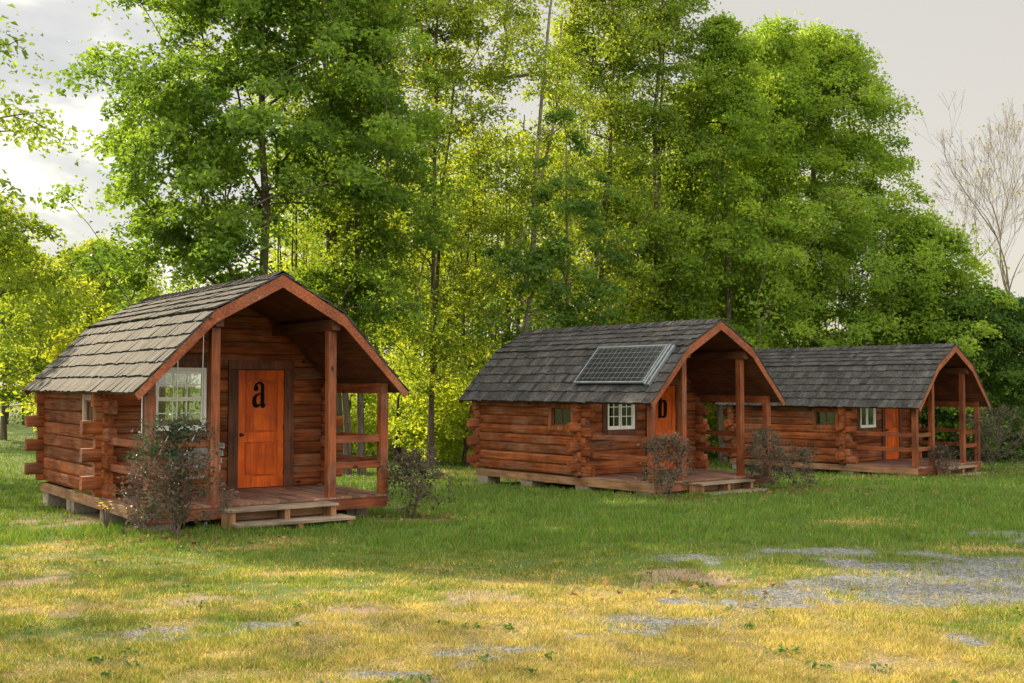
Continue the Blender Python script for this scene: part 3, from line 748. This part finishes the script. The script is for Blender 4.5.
    for sx in (-1, 1):
        xb = sx * (HW - .075)
        m = MB(); m.box(xb - .06, xb + .06, .0, PD - .03, 1.648, 1.815); m.build('eave_beam', M['timber_y'], root, bevel=.005)
        xb = sx * PW
        m = MB(); m.box(xb - .07, xb + .07, .0, PD + .10, 2.658, 2.835); m.build('purlin', M['brown_y'], root, bevel=.005)
        for (z0, z1) in ((.85, .965), (.44, .555)):
            xr = sx * (HW - .075); dz = rnd.uniform(-.012, .012)
            m = MB(); m.box(xr - .028, xr + .028, .10, PB - .002, z0 + dz, z1 + dz, .003); m.build('rail', M['timber_y'], root, bevel=.004)
            xa, xb2 = sorted((sx * (HW - .147), sx * (PW + .072)))
            m = MB(); m.box(xa, xb2, PB + .045, PB + .095, z0 - dz, z1 - dz, .003); m.build('rail', M['timber_x'], root, bevel=.004)
    # ---- steps
    for (z1, y0, y1, x0, x1) in ((-.052, PD + .0, PD + .40, -.91, .88), (-.245, PD + .16, PD + .68, -.86, 1.02)):
        st = MB(); st.box(x0, x1, y0 + .015, y1, z1 - .04, z1, .004); s_ = st.build('step', M['grey_x'], root, bevel=.004)
        for xx in (x0 + .03, (x0 + x1) / 2, x1 - .12):
            b = MB(); b.box(xx, xx + .085, y0 + .02, y1 - .03, z1 - .30, z1 - .042); b.build('step_support', M['tan_z'], s_)
        if z1 > -.1:
            b = MB(); b.box(x0 + .02, x1 - .02, y0 + .05, y0 + .08, z1 - .19, z1 - .045); b.build('riser', M['tan_x'], s_)
    # ---- door
    fr = MB(); d0, d1, dt = DOOR
    fr.box(d0 - .18, d0 - .002, -.06, .035, 0, 2.06); fr.box(d1 + .002, d1 + .18, -.06, .035, 0, 2.06); fr.box(d0 - .18, d1 + .18, -.06, .036, 2.062, 2.22)
    fr.build('door_frame', M['brown_z'], root, bevel=.004)
    dd = MB(); dd.box(d0, d1, -.05, -.01, .012, dt)
    dr = dd.build('door', M['door'], root)
    p = MB(); yb, yf = -.0095, .008; st_w = .115
    p.box(d0 + .001, d0 + st_w, yb, yf, .013, dt - .001); p.box(d1 - st_w, d1 - .001, yb, yf, .013, dt - .001)
    for (z0, z1) in ((.013, .20), (.80, .96)): p.box(d0 + st_w, d1 - st_w, yb, yf - .0006, z0, z1)
    xs = np.linspace(d0 + st_w, d1 - st_w, 13); xm = (d0 + d1) / 2
    arch = [(xx, 1.80 + .09 * math.cos((xx - xm) / (xs[-1] - xm) * math.pi / 2)) for xx in xs]
    p.prism(arch + [(xs[-1], dt - .001), (xs[0], dt - .001)], 'y', yb, yf - .0006)
    p.build('door_rails', M['door'], dr)
    p = MB(); g = .035
    p.box(d0 + st_w + g, d1 - st_w - g, yb, .003, .20 + g, .80 - g)
    arch = [(xx, 1.78 - g + .09 * math.cos((xx - xm) / (xs[-1] - xm) * math.pi / 2)) for xx in np.linspace(d0 + st_w + g, d1 - st_w - g, 13)]
    p.prism([(arch[0][0], .96 + g), (arch[-1][0], .96 + g)] + arch[::-1], 'y', yb, .003)
    p.build('door_panel', M['door'], dr, bevel=0)
    kb = MB(); kc = (d0 + .06, 0, .93)
    kb.tube([(kc[0], .006, kc[2]), (kc[0], .014, kc[2])], .032, 12); kb.tube([(kc[0], .012, kc[2]), (kc[0], .045, kc[2])], .012, 8)
    kb.tube([(kc[0], .044, kc[2]), (kc[0], .05, kc[2]), (kc[0], .078, kc[2]), (kc[0], .083, kc[2])], .027, 12)
    kb.build('door_knob', M['iron'], dr)
    for hz in (.25, 1.05, 1.82):
        hb = MB(); hb.box(d1 - .012, d1 + .012, -.004, .012, hz - .045, hz + .045); hb.build('hinge', M['iron'], dr)
    if letter == 'a':
        cb = MB(); cb.tube([(-HW - .03, PD - .12, 1.66), (-HW - .032, PD - .12, 1.3), (-HW - .03, PD - .12, 1.02)], .009, 6); cb.build('cord', M['chain'], root)
    if letter:
        me = letter_mesh(letter); lo = link_mesh('door_letter', me, M['black'], dr)
        lo.location = (.535 if letter == 'a' else .52, -.0125, 1.385 if letter == 'a' else 1.27); lo.rotation_euler = (R(90), 0, 0)
    # ---- windows
    def window(axis, pos, out, a0, a1, z0, z1, fmat, trim, cols, rows, sash=True, fw=.05, slider=False):
        """window in a wall at pos along the normal axis; out = +1/-1 direction of outside; a = along the wall"""
        def B(mb, aa, ab, n0, n1, za, zb):
            n0, n1 = sorted((pos + out * n0, pos + out * n1))
            if axis == 'y': mb.box(aa, ab, n0, n1, za, zb)
            else: mb.box(n0, n1, aa, ab, za, zb)
        f = MB(); t = fw
        B(f, a0 - t, a0, -.10, .022, z0 - t, z1 + t); B(f, a1, a1 + t, -.10, .022, z0 - t, z1 + t)
        B(f, a0, a1, -.10, .021, z0 - t, z0); B(f, a0, a1, -.10, .021, z1, z1 + t)
        fo = f.build('window', fmat, root, bevel=.003)
        s = MB(); q = .032
        zm = (z0 + z1) / 2
        panes = [(a0, a1, z0, zm, -.055, -.03), (a0, a1, zm, z1, -.028, -.003)] if sash else [(a0, (a0 + a1) / 2, z0, z1, -.055, -.03), ((a0 + a1) / 2, a1, z0, z1, -.028, -.003)] if slider else [(a0, a1, z0, z1, -.04, -.015)]
        gl = MB()
        for (b0, b1, c0, c1, n0, n1) in panes:
            B(s, b0, b0 + q, n0, n1, c0, c1); B(s, b1 - q, b1, n0, n1, c0, c1)
            B(s, b0 + q, b1 - q, n0, n1, c0, c0 + q); B(s, b0 + q, b1 - q, n0, n1, c1 - q, c1)
            nm = (n0 + n1) / 2
            for i in range(1, cols): xx = b0 + q + (b1 - b0 - 2 * q) * i / cols; B(s, xx - .009, xx + .009, nm + .004, n1 - .004, c0 + q, c1 - q)
            for i in range(1, rows): zz = c0 + q + (c1 - c0 - 2 * q) * i / rows; B(s, b0 + q, b1 - q, nm + .0045, n1 - .0045, zz - .009, zz + .009)
            B(gl, b0 + q, b1 - q, nm - .002, nm + .002, c0 + q, c1 - q)
        s.build('sash', fmat if trim else M['brown_z'], fo); gl.build('pane', M['glass'], fo)
        return fo
    f = window('y', 0, 1, FRONT_WIN[0], FRONT_WIN[1], FRONT_WIN[2], FRONT_WIN[3], M['white'], True, 3 if letter == 'a' else 2, 2 if letter == 'a' else 4, sash=letter == 'a', slider=letter != 'a') if letter else window('y', 0, 1, FRONT_WIN[0], FRONT_WIN[1], FRONT_WIN[2], FRONT_WIN[3], M['white'], True, 1, 1, sash=False, slider=True)
    tr = MB(); tr.box(FRONT_WIN[0] - .20, FRONT_WIN[0] - .053, -.05, .016, FRONT_WIN[2] - .18, FRONT_WIN[3] + .16); tr.box(FRONT_WIN[1] + .053, FRONT_WIN[1] + .13, -.05, .016, FRONT_WIN[2] - .18, FRONT_WIN[3] + .16)
    tr.box(FRONT_WIN[0] - .05, FRONT_WIN[1] + .05, -.05, .015, FRONT_WIN[2] - .18, FRONT_WIN[2] - .053)
    tr.box(FRONT_WIN[0] - .20, FRONT_WIN[1] + .13, -.05, .017, FRONT_WIN[3] + .162, FRONT_WIN[3] + .26); tr.box(FRONT_WIN[0] - .05, FRONT_WIN[1] + .05, -.05, .015, FRONT_WIN[3] + .053, FRONT_WIN[3] + .16)
    tr.build('window_trim', M['brown_z'], root, bevel=.003)
    sf = window('x', -HW, -1, SIDE_WIN[0], SIDE_WIN[1], SIDE_WIN[2], SIDE_WIN[3], M['bleached'] if side_pale else M['log_z'], False, 1, 1, sash=False, fw=.10, slider=True)
    if side_pale: sf['label'] = 'small side window with bleached pale trim'
    window('y', -L, -1, REAR_WIN[0] + .05, REAR_WIN[1] - .05, REAR_WIN[2] + .05, REAR_WIN[3] - .05, M['white'], True, 1, 1, sash=False)
    # ---- roof
    Y0, Y1 = -L - RO, PD + OV
    deckm = MB(); t = .04; off = .055
    def prof(o): return [(-EW + .07, EZ - o + .07), (-BX, BZ - o), (0, PZ - o), (BX, BZ - o), (EW - .07, EZ - o + .07)]
    top_, bot = prof(off), prof(off + .075)
    deckm.prism(top_ + bot[::-1], 'y', Y0 + .02, Y1 - .035)
    rf = deckm.build('roof', M['brown_y'], root)
    sh = MB()
    for (p0, d, nn, Ls, nc) in slope_frames():
        ex = Ls / nc; upper = p0[1] > 2.5
        for c in range(nc + (0 if upper else 0)):
            yv = Y0 + rnd.uniform(-.01, .01); s0 = c * ex - (.045 if c == 0 else 0)
            while yv < Y1 - .01:
                wd = rnd.choice((.09, .12, .15, .18, .22)) * rnd.uniform(.85, 1.15); ye = min(yv + wd, Y1 + rnd.uniform(-.004, .008))
                if Y1 - ye < .05: ye = Y1 + rnd.uniform(-.004, .008)
                butt = s0 + rnd.uniform(-.016, .016); tk = rnd.uniform(.016, .030); s1 = min(s0 + ex * 1.5, Ls - .004 if upper else Ls + .0)
                lift0 = .012 + rnd.uniform(-.003, .006)
                def P(s_, hgt): q = p0 + d * s_ + nn * (hgt - .035); return q
                a_, b_, c_, e_ = P(butt, lift0 + .012), P(butt, lift0 + .012 + tk), P(s1, .012), P(s1, -.004)
                g = rnd.uniform(.002, .005)
                pts = [(q[0], yy, q[1]) for yy in (yv + g, ye) for q in (a_, b_, c_, e_)]
                sh.add(pts, [(0, 1, 2, 3), (4, 5, 6, 7), (0, 1, 5, 4), (1, 2, 6, 5), (2, 3, 7, 6), (3, 0, 4, 7)])
                yv = ye
    yv = Y0
    while yv < Y1 - .05:   # ridge caps
        ye = min(yv + .2, Y1 + .005); k = rnd.uniform(-.006, .006)
        for sg in (-1, 1):
            q0 = (0, PZ + .024 + k); q1 = (sg * .17, PZ - .17 * (PZ - BZ) / BX + .022 + k)
            sh.add([(q0[0], yv, q0[1] - .02), (q1[0], yv, q1[1] - .02), (q1[0], ye, q1[1]), (q0[0], ye, q0[1]), (q0[0], yv, q0[1] - .035), (q1[0], yv, q1[1] - .035), (q1[0], ye, q1[1] - .018), (q0[0], ye, q0[1] - .018)],
                   [(0, 1, 2, 3), (4, 5, 6, 7), (0, 1, 5, 4), (1, 2, 6, 5), (2, 3, 7, 6), (3, 0, 4, 7)])
        yv += .2
    sh.build('shingles', M['shake'], rf)
    for (ya, yb) in ((Y1 - .033, Y1 - .003), (Y0 - .01, Y0 + .018)):
        for sg in (-1, 1):
            for (pa, pb) in (((EW, EZ), (BX, BZ)), ((BX, BZ), (0, PZ))):
                wv = .19
                b = MB(); q = [(sg * pa[0], pa[1] - .05), (sg * pb[0], pb[1] - .05), (sg * pb[0], pb[1] - .05 - wv), (sg * pa[0], pa[1] - .05 - wv)]
                if pa[0] == EW: q[3] = (sg * (EW - .06), EZ - .05 - wv + .10); q[0] = (sg * EW, EZ - .05); 
                b.prism(q, 'y', ya, yb); b.build('rake_board', M['timber_y'], root)
    return root

LABELS = ['nearest log cabin with a letter a on its orange door and a porch swing', 'middle log cabin with a letter b on its door and a roof solar panel', 'farthest log cabin at the right with a bare roof and no letter showing']
roots = []
for i, c in enumerate(CABINS):
    roots.append(cabin(*c, LABELS[i], (None, 'a', 'b')[i + 1] if i < 2 else None, 11 + i, i == 0))

def cab_world(i, X, Y, Z):
    cx, cy, yaw, z, L = CABINS[i]; a = R(yaw)
    return (cx + X * math.cos(a) + Y * math.sin(a), cy + X * math.sin(a) - Y * math.cos(a), z + Z)

# ---- porch swing (hangs from the left purlin of the nearest cabin)
def swing():
    i = 0; X0 = -1.0
    root = empty('porch_swing', cab_world(i, X0, 1.15, .42), R(CABINS[i][2])); tag(root, 'grey wooden porch swing hanging on chains behind the railing of the nearest cabin', 'porch swing')
    y0, y1 = -.62, .62
    m = MB()
    for k in range(5): m.box(-.24 + k * .1, -.16 + k * .1, y0, y1, 0, .02)
    m.box(-.24, .26, y0 + .05, y0 + .09, -.05, -.002); m.box(-.24, .26, y1 - .09, y1 - .05, -.05, -.002)
    m.build('seat', M['swing_y'], root)
    m = MB()
    for k in range(4): m.box(.27 + k * .02, .29 + k * .02, y0, y1, .06 + k * .11, .14 + k * .11)
    m.build('backrest', M['swing_y'], root)
    for yy in (y0 + .03, y1 - .10):
        m = MB(); m.box(-.28, .30, yy - .02, yy + .09, .26, .285); m.box(-.1, -.05, yy, yy + .05, .02, .258); m.box(.2, .25, yy, yy + .05, .02, .258); m.build('armrest', M['swing_x'], root, bevel=.003)
    for yy in (y0 + .06, y1 - .06):
        m = MB(); zt = 2.66 - .42 + .0
        m.tube([(.02, yy, zt), (0, yy, .80)], .009, 5); m.tube([(0, yy, .80), (-.26, yy, .29)], .008, 5); m.tube([(0, yy, .80), (.27, yy, .29)], .008, 5)
        m.build('chain', M['chain'], root)
swing()

# ---- solar panel on the middle cabin
def solar():
    i = 1; cx, cy, yaw, z, L = CABINS[i]
    p0 = np.array((-EW, EZ)); d = np.array((EW - BX, BZ - EZ)); Ls = np.linalg.norm(d); d /= Ls; nn = np.array((-d[1], d[0]))
    root = empty('solar_panel', cab_world(i, -1.52, .85, 2.56), R(yaw)); tag(root, 'aluminium framed solar panel with a pale cell grid lying on the middle cabin roof', 'solar panel')
    def slab(mb, s0, s1, y0, y1, h0, h1):
        pts = []
        for yy in (y0, y1):
            for (s_, h_) in ((s0, h0), (s1, h0), (s1, h1), (s0, h1)):
                q = p0 + d * s_ + nn * h_; pts.append((q[0] + 1.52, yy - .85, q[1] - 2.56))
        mb.add(pts, [(0, 1, 2, 3), (4, 5, 6, 7), (0, 1, 5, 4), (1, 2, 6, 5), (2, 3, 7, 6), (3, 0, 4, 7)])
    s0, s1, y0, y1 = .47, 1.62, -.27, 1.94
    f = MB()
    for (a, b, c, e) in ((s0, s0 + .035, y0, y1), (s1 - .035, s1, y0, y1), (s0 + .035, s1 - .035, y0, y0 + .035), (s0 + .035, s1 - .035, y1 - .035, y1)): slab(f, a, b, c, e, .055, .10)
    f.build('panel_frame', M['alum'], root)
    g = MB(); slab(g, s0 + .035, s1 - .035, y0 + .035, y1 - .035, .075, .093); o = g.build('cell_sheet', M['cells'], root)
    uv = o.data.uv_layers.new(name='UVMap')
    for lp in o.data.loops:
        co = o.data.vertices[lp.vertex_index].co; Y = -co.y; s_ = (co.x - 1.52 - p0[0]) / d[0]
        uv.data[lp.index].uv = (Y + 4, s_ + 4)
    r = MB(); slab(r, s0 - .02, s1 + .02, y1 + .02, y1 + .075, .0, .085); slab(r, s0 - .02, s1 + .02, y1 + .11, y1 + .16, .0, .06)
    r.build('mounting_rail', M['alum'], root)
    r = MB(); slab(r, s0 + .2, s0 + .24, y0, y1 + .1, .012, .054); slab(r, s1 - .24, s1 - .2, y0, y1 + .1, .012, .054); r.build('support_rail', M['alum'], root)
solar()

# ------------------------------------------------------------------ shrubs
def shrub(label, u, v, h, w, seed, top=None, dens=1.0, depth=None, pal=None):
    rg = np.random.default_rng(seed); x, y = gp(u, v)
    root = empty('shrub', (x, y, float(ground_h(np.array([x]), np.array([y]))[0]) - .02)); tag(root, label, 'shrub', 'straggly dark shrubs beside the porches')
    n = int(95 * dens); th = rg.uniform(0, 6.28, n); r = w / 2 * rg.random(n) ** .55; z = h * (.12 + .86 * rg.random(n) ** .8)
    r = r * (1 + .45 * np.sin(th * 2 + seed)) * (.55 + .45 * np.sin(np.pi * np.clip(z / h * .85 + .1, 0, 1)))
    T = np.stack([r * np.cos(th), r * np.sin(th), z], -1)
    st = [wob([(rg.normal() * .05, rg.normal() * .05, 0)] + [(math.cos(a) * w * .22 * k / 4, math.sin(a) * w * .22 * k / 4, h * .62 * k / 4) for k in range(1, 5)], rg, .02) for a in rg.uniform(0, 6.28, 5)]
    paths = skeleton(rg, st, T, .0035, 2.4, .12)
    tw = []
    for c in T:
        for q in range(4):
            dd = rg.normal(size=3); dd[2] = abs(dd[2]) * .8; dd /= np.linalg.norm(dd); Lq = rg.uniform(.08, .28)
            tw.append((np.array([c, c + dd * Lq]), np.array([.003, .0015])))
    V, Fc = tubes(paths + tw, 4); link_mesh('stems', np_mesh('stems', V, Fc, smooth=True), M['stem'], root)
    nl = 19; ci = np.repeat(np.arange(n), nl); tot = n * nl
    p = rg.normal(size=(tot, 3)) * .062
    C = T[ci] + p; C[:, 2] = np.maximum(C[:, 2], .03)
    pal = pal or [(.040, .055, .032), (.075, .080, .045), (.15, .080, .065)]
    tone = np.clip(rg.normal(.5, .3, n), 0, 1)[ci]; cols = palette(tot, pal, tone, rg)
    if top is not None:
        k = (C[:, 2] > h * .68) & (rg.random(tot) < .75); cols[k] = palette(int(k.sum()), top, rg.random(int(k.sum())), rg)
    V = leaf_quads(C, .052, .5, rg=rg); link_mesh('foliage', np_mesh('foliage', V, np.arange(4 * tot).reshape(-1, 4), cols), M['shrubleaf'], root)
DG = [(.02, .055, .022), (.03, .075, .03)]
PK = [(.06, .05, .04), (.11, .085, .075), (.22, .17, .15)]
shrub('large purple grey shrub with a green top at the nearest cabin porch corner', 176, 541, 1.65, 1.0, 1, DG, 1.6)
shrub('twiggy pink tipped shrub growing out left of the large purple grey shrub', 141, 534, .95, .6, 2, None, .35, pal=PK)
shrub('low spreading dark shrub right of the nearest cabin porch', 412, 519, 1.15, 1.15, 3, None, .9)
shrub('upright dark shrub in front of the middle cabin porch railing', 668, 501, 1.3, 1.0, 4, None, 1.0)
shrub('open dark green shrub at the right front post of the middle cabin', 765, 491, 1.4, 1.1, 5, [(.03, .06, .04), (.05, .08, .055)], .8)
shrub('small grey shrub between the middle and far cabins', 797, 490, 1.0, 1.2, 6, None, .6)
shrub('bushy grey shrub at the right end of the farthest cabin porch', 992, 472, 2.0, 2.0, 7, None, 1.6, pal=[(.05, .055, .035), (.085, .085, .06), (.13, .11, .09)])
shrub('thin low shrub in front of the steps of the farthest cabin', 945, 476, .85, .8, 8, None, .45)

# ------------------------------------------------------------------ weeds and flowers
x, y = sample_ground(9000); n1 = fbm(x * .9, y * .9, 61); k = (n1 > .5) & ~under_cabin(x, y) & (y < 32); x, y = x[k][:90], y[k][:90]
nl = 12; ci = np.repeat(np.arange(len(x)), nl); r_ = rng.uniform(.04, .11, len(x))
px = x[ci] + rng.normal(size=len(ci)) * r_[ci] * .6; py = y[ci] + rng.normal(size=len(ci)) * r_[ci] * .6
C = np.stack([px, py, ground_h(px, py) + rng.uniform(.010, .045, len(ci))], -1)
V = leaf_quads(C, .036, 1.0); tag(link_mesh('weeds', np_mesh('weeds', V, np.arange(len(V)).reshape(-1, 4), palette(len(ci), [(.035, .09, .02), (.07, .15, .03), (.12, .2, .04)], rng.random(len(ci)), rng)), M['grass']), 'small broad leaved green weeds dotted through the lawn', 'weeds', kind='stuff')
x, y = sample_ground(2600); k = ~under_cabin(x, y) & (y < 26); x, y = x[k], y[k]
V, c = blades(x, y, rng.uniform(.09, .26, len(x)), np.maximum(.005, y * .0006), colour_mix(len(x), [(.14, .16, .04), (.34, .28, .12), (.10, .15, .03)]), .5)
tag(link_mesh('seed_stalks', np_mesh('seed_stalks', V, np.arange(len(V)).reshape(-1, 3), c), M['grass']), 'thin taller grass stalks standing above the lawn', 'grass', kind='stuff')
def flower(label, u, v, h, n, seed):
    rg = random.Random(seed); x, y = gp(u, v); z = float(ground_h(np.array([x]), np.array([y]))[0])
    root = empty('yellow_flower', (x, y, z)); tag(root, label, 'flower', 'yellow wild flowers')
    for i in range(n):
        st = MB(); pe = MB()
        ex, ey, hh = rg.uniform(-.09, .09), rg.uniform(-.06, .06), h * rg.uniform(.75, 1)
        st.tube([(0, 0, 0), (ex * .5, ey * .5, hh * .6), (ex, ey, hh)], .004, 4)
        ring = [(ex, ey, hh)] + [(ex + q * math.cos(k * math.pi / 6), ey + q * math.sin(k * math.pi / 6), hh + .008) for k in range(12) for q in ((.045 if k % 2 == 0 else .022),)]
        pe.add(ring, [(0, k + 1, (k + 1) % 12 + 1) for k in range(12)])
        st.build('stem', M['stem'], root); pe.build('petals', M['petal'], root)
flower('tuft of yellow flowers in front of the side piers of the nearest cabin', 106, 532, .44, 14, 1)
flower('single yellow flower by the right porch edge of the nearest cabin', 355, 518, .42, 6, 2)

# fallen leaves under the shrubs and along the wood edge
lx = []; ly = []
for (u, v, n, sx_, sy_) in ((176, 541, 160, .8, .6), (412, 519, 160, .9, .6), (668, 501, 130, .8, .6), (775, 492, 420, 1.4, .8), (992, 473, 240, 1.4, 1.0), (450, 474, 420, 1.6, 1.6), (690, 590, 60, .7, .5), (900, 478, 200, 1.5, .8)):
    cx, cy = gp(u, v); lx.append(cx + rng.normal(size=n) * sx_); ly.append(cy + rng.normal(size=n) * sy_)
lx = np.concatenate(lx); ly = np.concatenate(ly); k = ~under_cabin(lx, ly); lx, ly = lx[k], ly[k]
C = np.stack([lx, ly, ground_h(lx, ly) + rng.uniform(.015, .06, len(lx))], -1); V = leaf_quads(C, .07, 1.6)
tag(link_mesh('leaf_litter', np_mesh('leaf_litter', V, np.arange(len(V)).reshape(-1, 4), palette(len(lx), [(.10, .055, .03), (.22, .13, .07), (.34, .23, .14)], rng.random(len(lx)), rng)), M['grass']), 'dead brown leaves lying round the shrubs and at the wood edge', 'leaf litter', kind='stuff')

# ------------------------------------------------------------------ sky and light
SKY_TOP, SKY_FILL, SKY_VEIL, EXPO = 3.0, 2.0, .42, 1.1
SUN_AZ, SUN_EL = 42.0, 24.0      # degrees to the left of the view direction, and above the horizon
w = bpy.data.worlds.new('World'); scene.world = w; w.use_nodes = True; nt = w.node_tree; nt.nodes.clear(); L = nt.links.new
out = N(nt, 'ShaderNodeOutputWorld')
sky = N(nt, 'ShaderNodeTexSky'); sky.sky_type = 'NISHITA'; sky.sun_disc = False
sky.sun_elevation = R(SUN_EL); sky.sun_rotation = R(-SUN_AZ); sky.air_density = 1.2; sky.dust_density = .7
b1 = N(nt, 'ShaderNodeBackground', Strength=.11); L(sky.outputs[0], b1.inputs[0])
tc = N(nt, 'ShaderNodeTexCoord'); mp = N(nt, 'ShaderNodeMapping'); mp.inputs['Scale'].default_value = (1, 1, 2.4); L(tc.outputs['Generated'], mp.inputs[0])
sx = N(nt, 'ShaderNodeSeparateXYZ'); L(tc.outputs['Generated'], sx.inputs[0])
def mr(src, a, b, c, d):
    m = N(nt, 'ShaderNodeMapRange', interpolation_type='SMOOTHSTEP'); L(src, m.inputs[0])
    for i, v in enumerate((a, b, c, d)): m.inputs[i + 1].default_value = v
    return m.outputs[0]
def mth(op, a, b):
    m = N(nt, 'ShaderNodeMath', operation=op)
    for i, v in enumerate((a, b)):
        if isinstance(v, (int, float)): m.inputs[i].default_value = v
        else: L(v, m.inputs[i])
    return m.outputs[0]
n1 = N(nt, 'ShaderNodeTexNoise', Scale=5.0, Detail=8.0, Roughness=.52, Distortion=.25); L(mp.outputs[0], n1.inputs['Vector'])
cl = ramp(nt, n1.outputs['Fac'], [(.36, (.57, .57, .565)), (.45, (.72, .705, .67)), (.50, (1.06, 1.0, .89)), (.60, (1.25, 1.18, 1.04))])
veil = mixc(nt, mr(sx.outputs['Z'], .05, .5, 0, 1), (.86, .785, .68), (.80, .745, .66))
glow = mr(sx.outputs['X'], -.20, -.60, 1, 1.12)
cl = mixc(nt, mr(sx.outputs['X'], -.38, -.05, 0, 1), cl, veil)          # broken cloud towards the sun, an even veil on the right
boost = mth('ADD', mr(sx.outputs['Z'], .34, .85, 1, SKY_TOP), mr(sx.outputs['Y'], .2, -.6, 0, SKY_FILL))   # overcast, brightest overhead; extra brightness added behind the view fills shaded sides
b2 = N(nt, 'ShaderNodeBackground'); L(mth('MULTIPLY', mth('MULTIPLY', boost, glow), SKY_VEIL), b2.inputs[1]); L(cl, b2.inputs[0])
mx = N(nt, 'ShaderNodeMixShader'); mx.inputs[0].default_value = .9; L(b1.outputs[0], mx.inputs[1]); L(b2.outputs[0], mx.inputs[2]); L(mx.outputs[0], out.inputs[0])
sd = bpy.data.lights.new('sun', 'SUN'); so = bpy.data.objects.new('sun', sd); COL.objects.link(so)
sd.energy = 5.0; sd.angle = R(.6); sd.color = (1, .82, .55)
import mathutils
sdir = mathutils.Vector((-math.sin(R(SUN_AZ)) * math.cos(R(SUN_EL)), math.cos(R(SUN_AZ)) * math.cos(R(SUN_EL)), math.sin(R(SUN_EL))))
so.rotation_euler = sdir.to_track_quat('Z', 'Y').to_euler(); so.location = (-30, 20, 30)

vs = scene.view_settings; vs.view_transform = 'Standard'; vs.look = 'None'; vs.gamma = 1; vs.exposure = EXPO; vs.use_curve_mapping = False
scene.render.engine = 'CYCLES'
scene.cycles.max_bounces = 7; scene.cycles.diffuse_bounces = 4; scene.cycles.transmission_bounces = 6; scene.cycles.transparent_max_bounces = 12
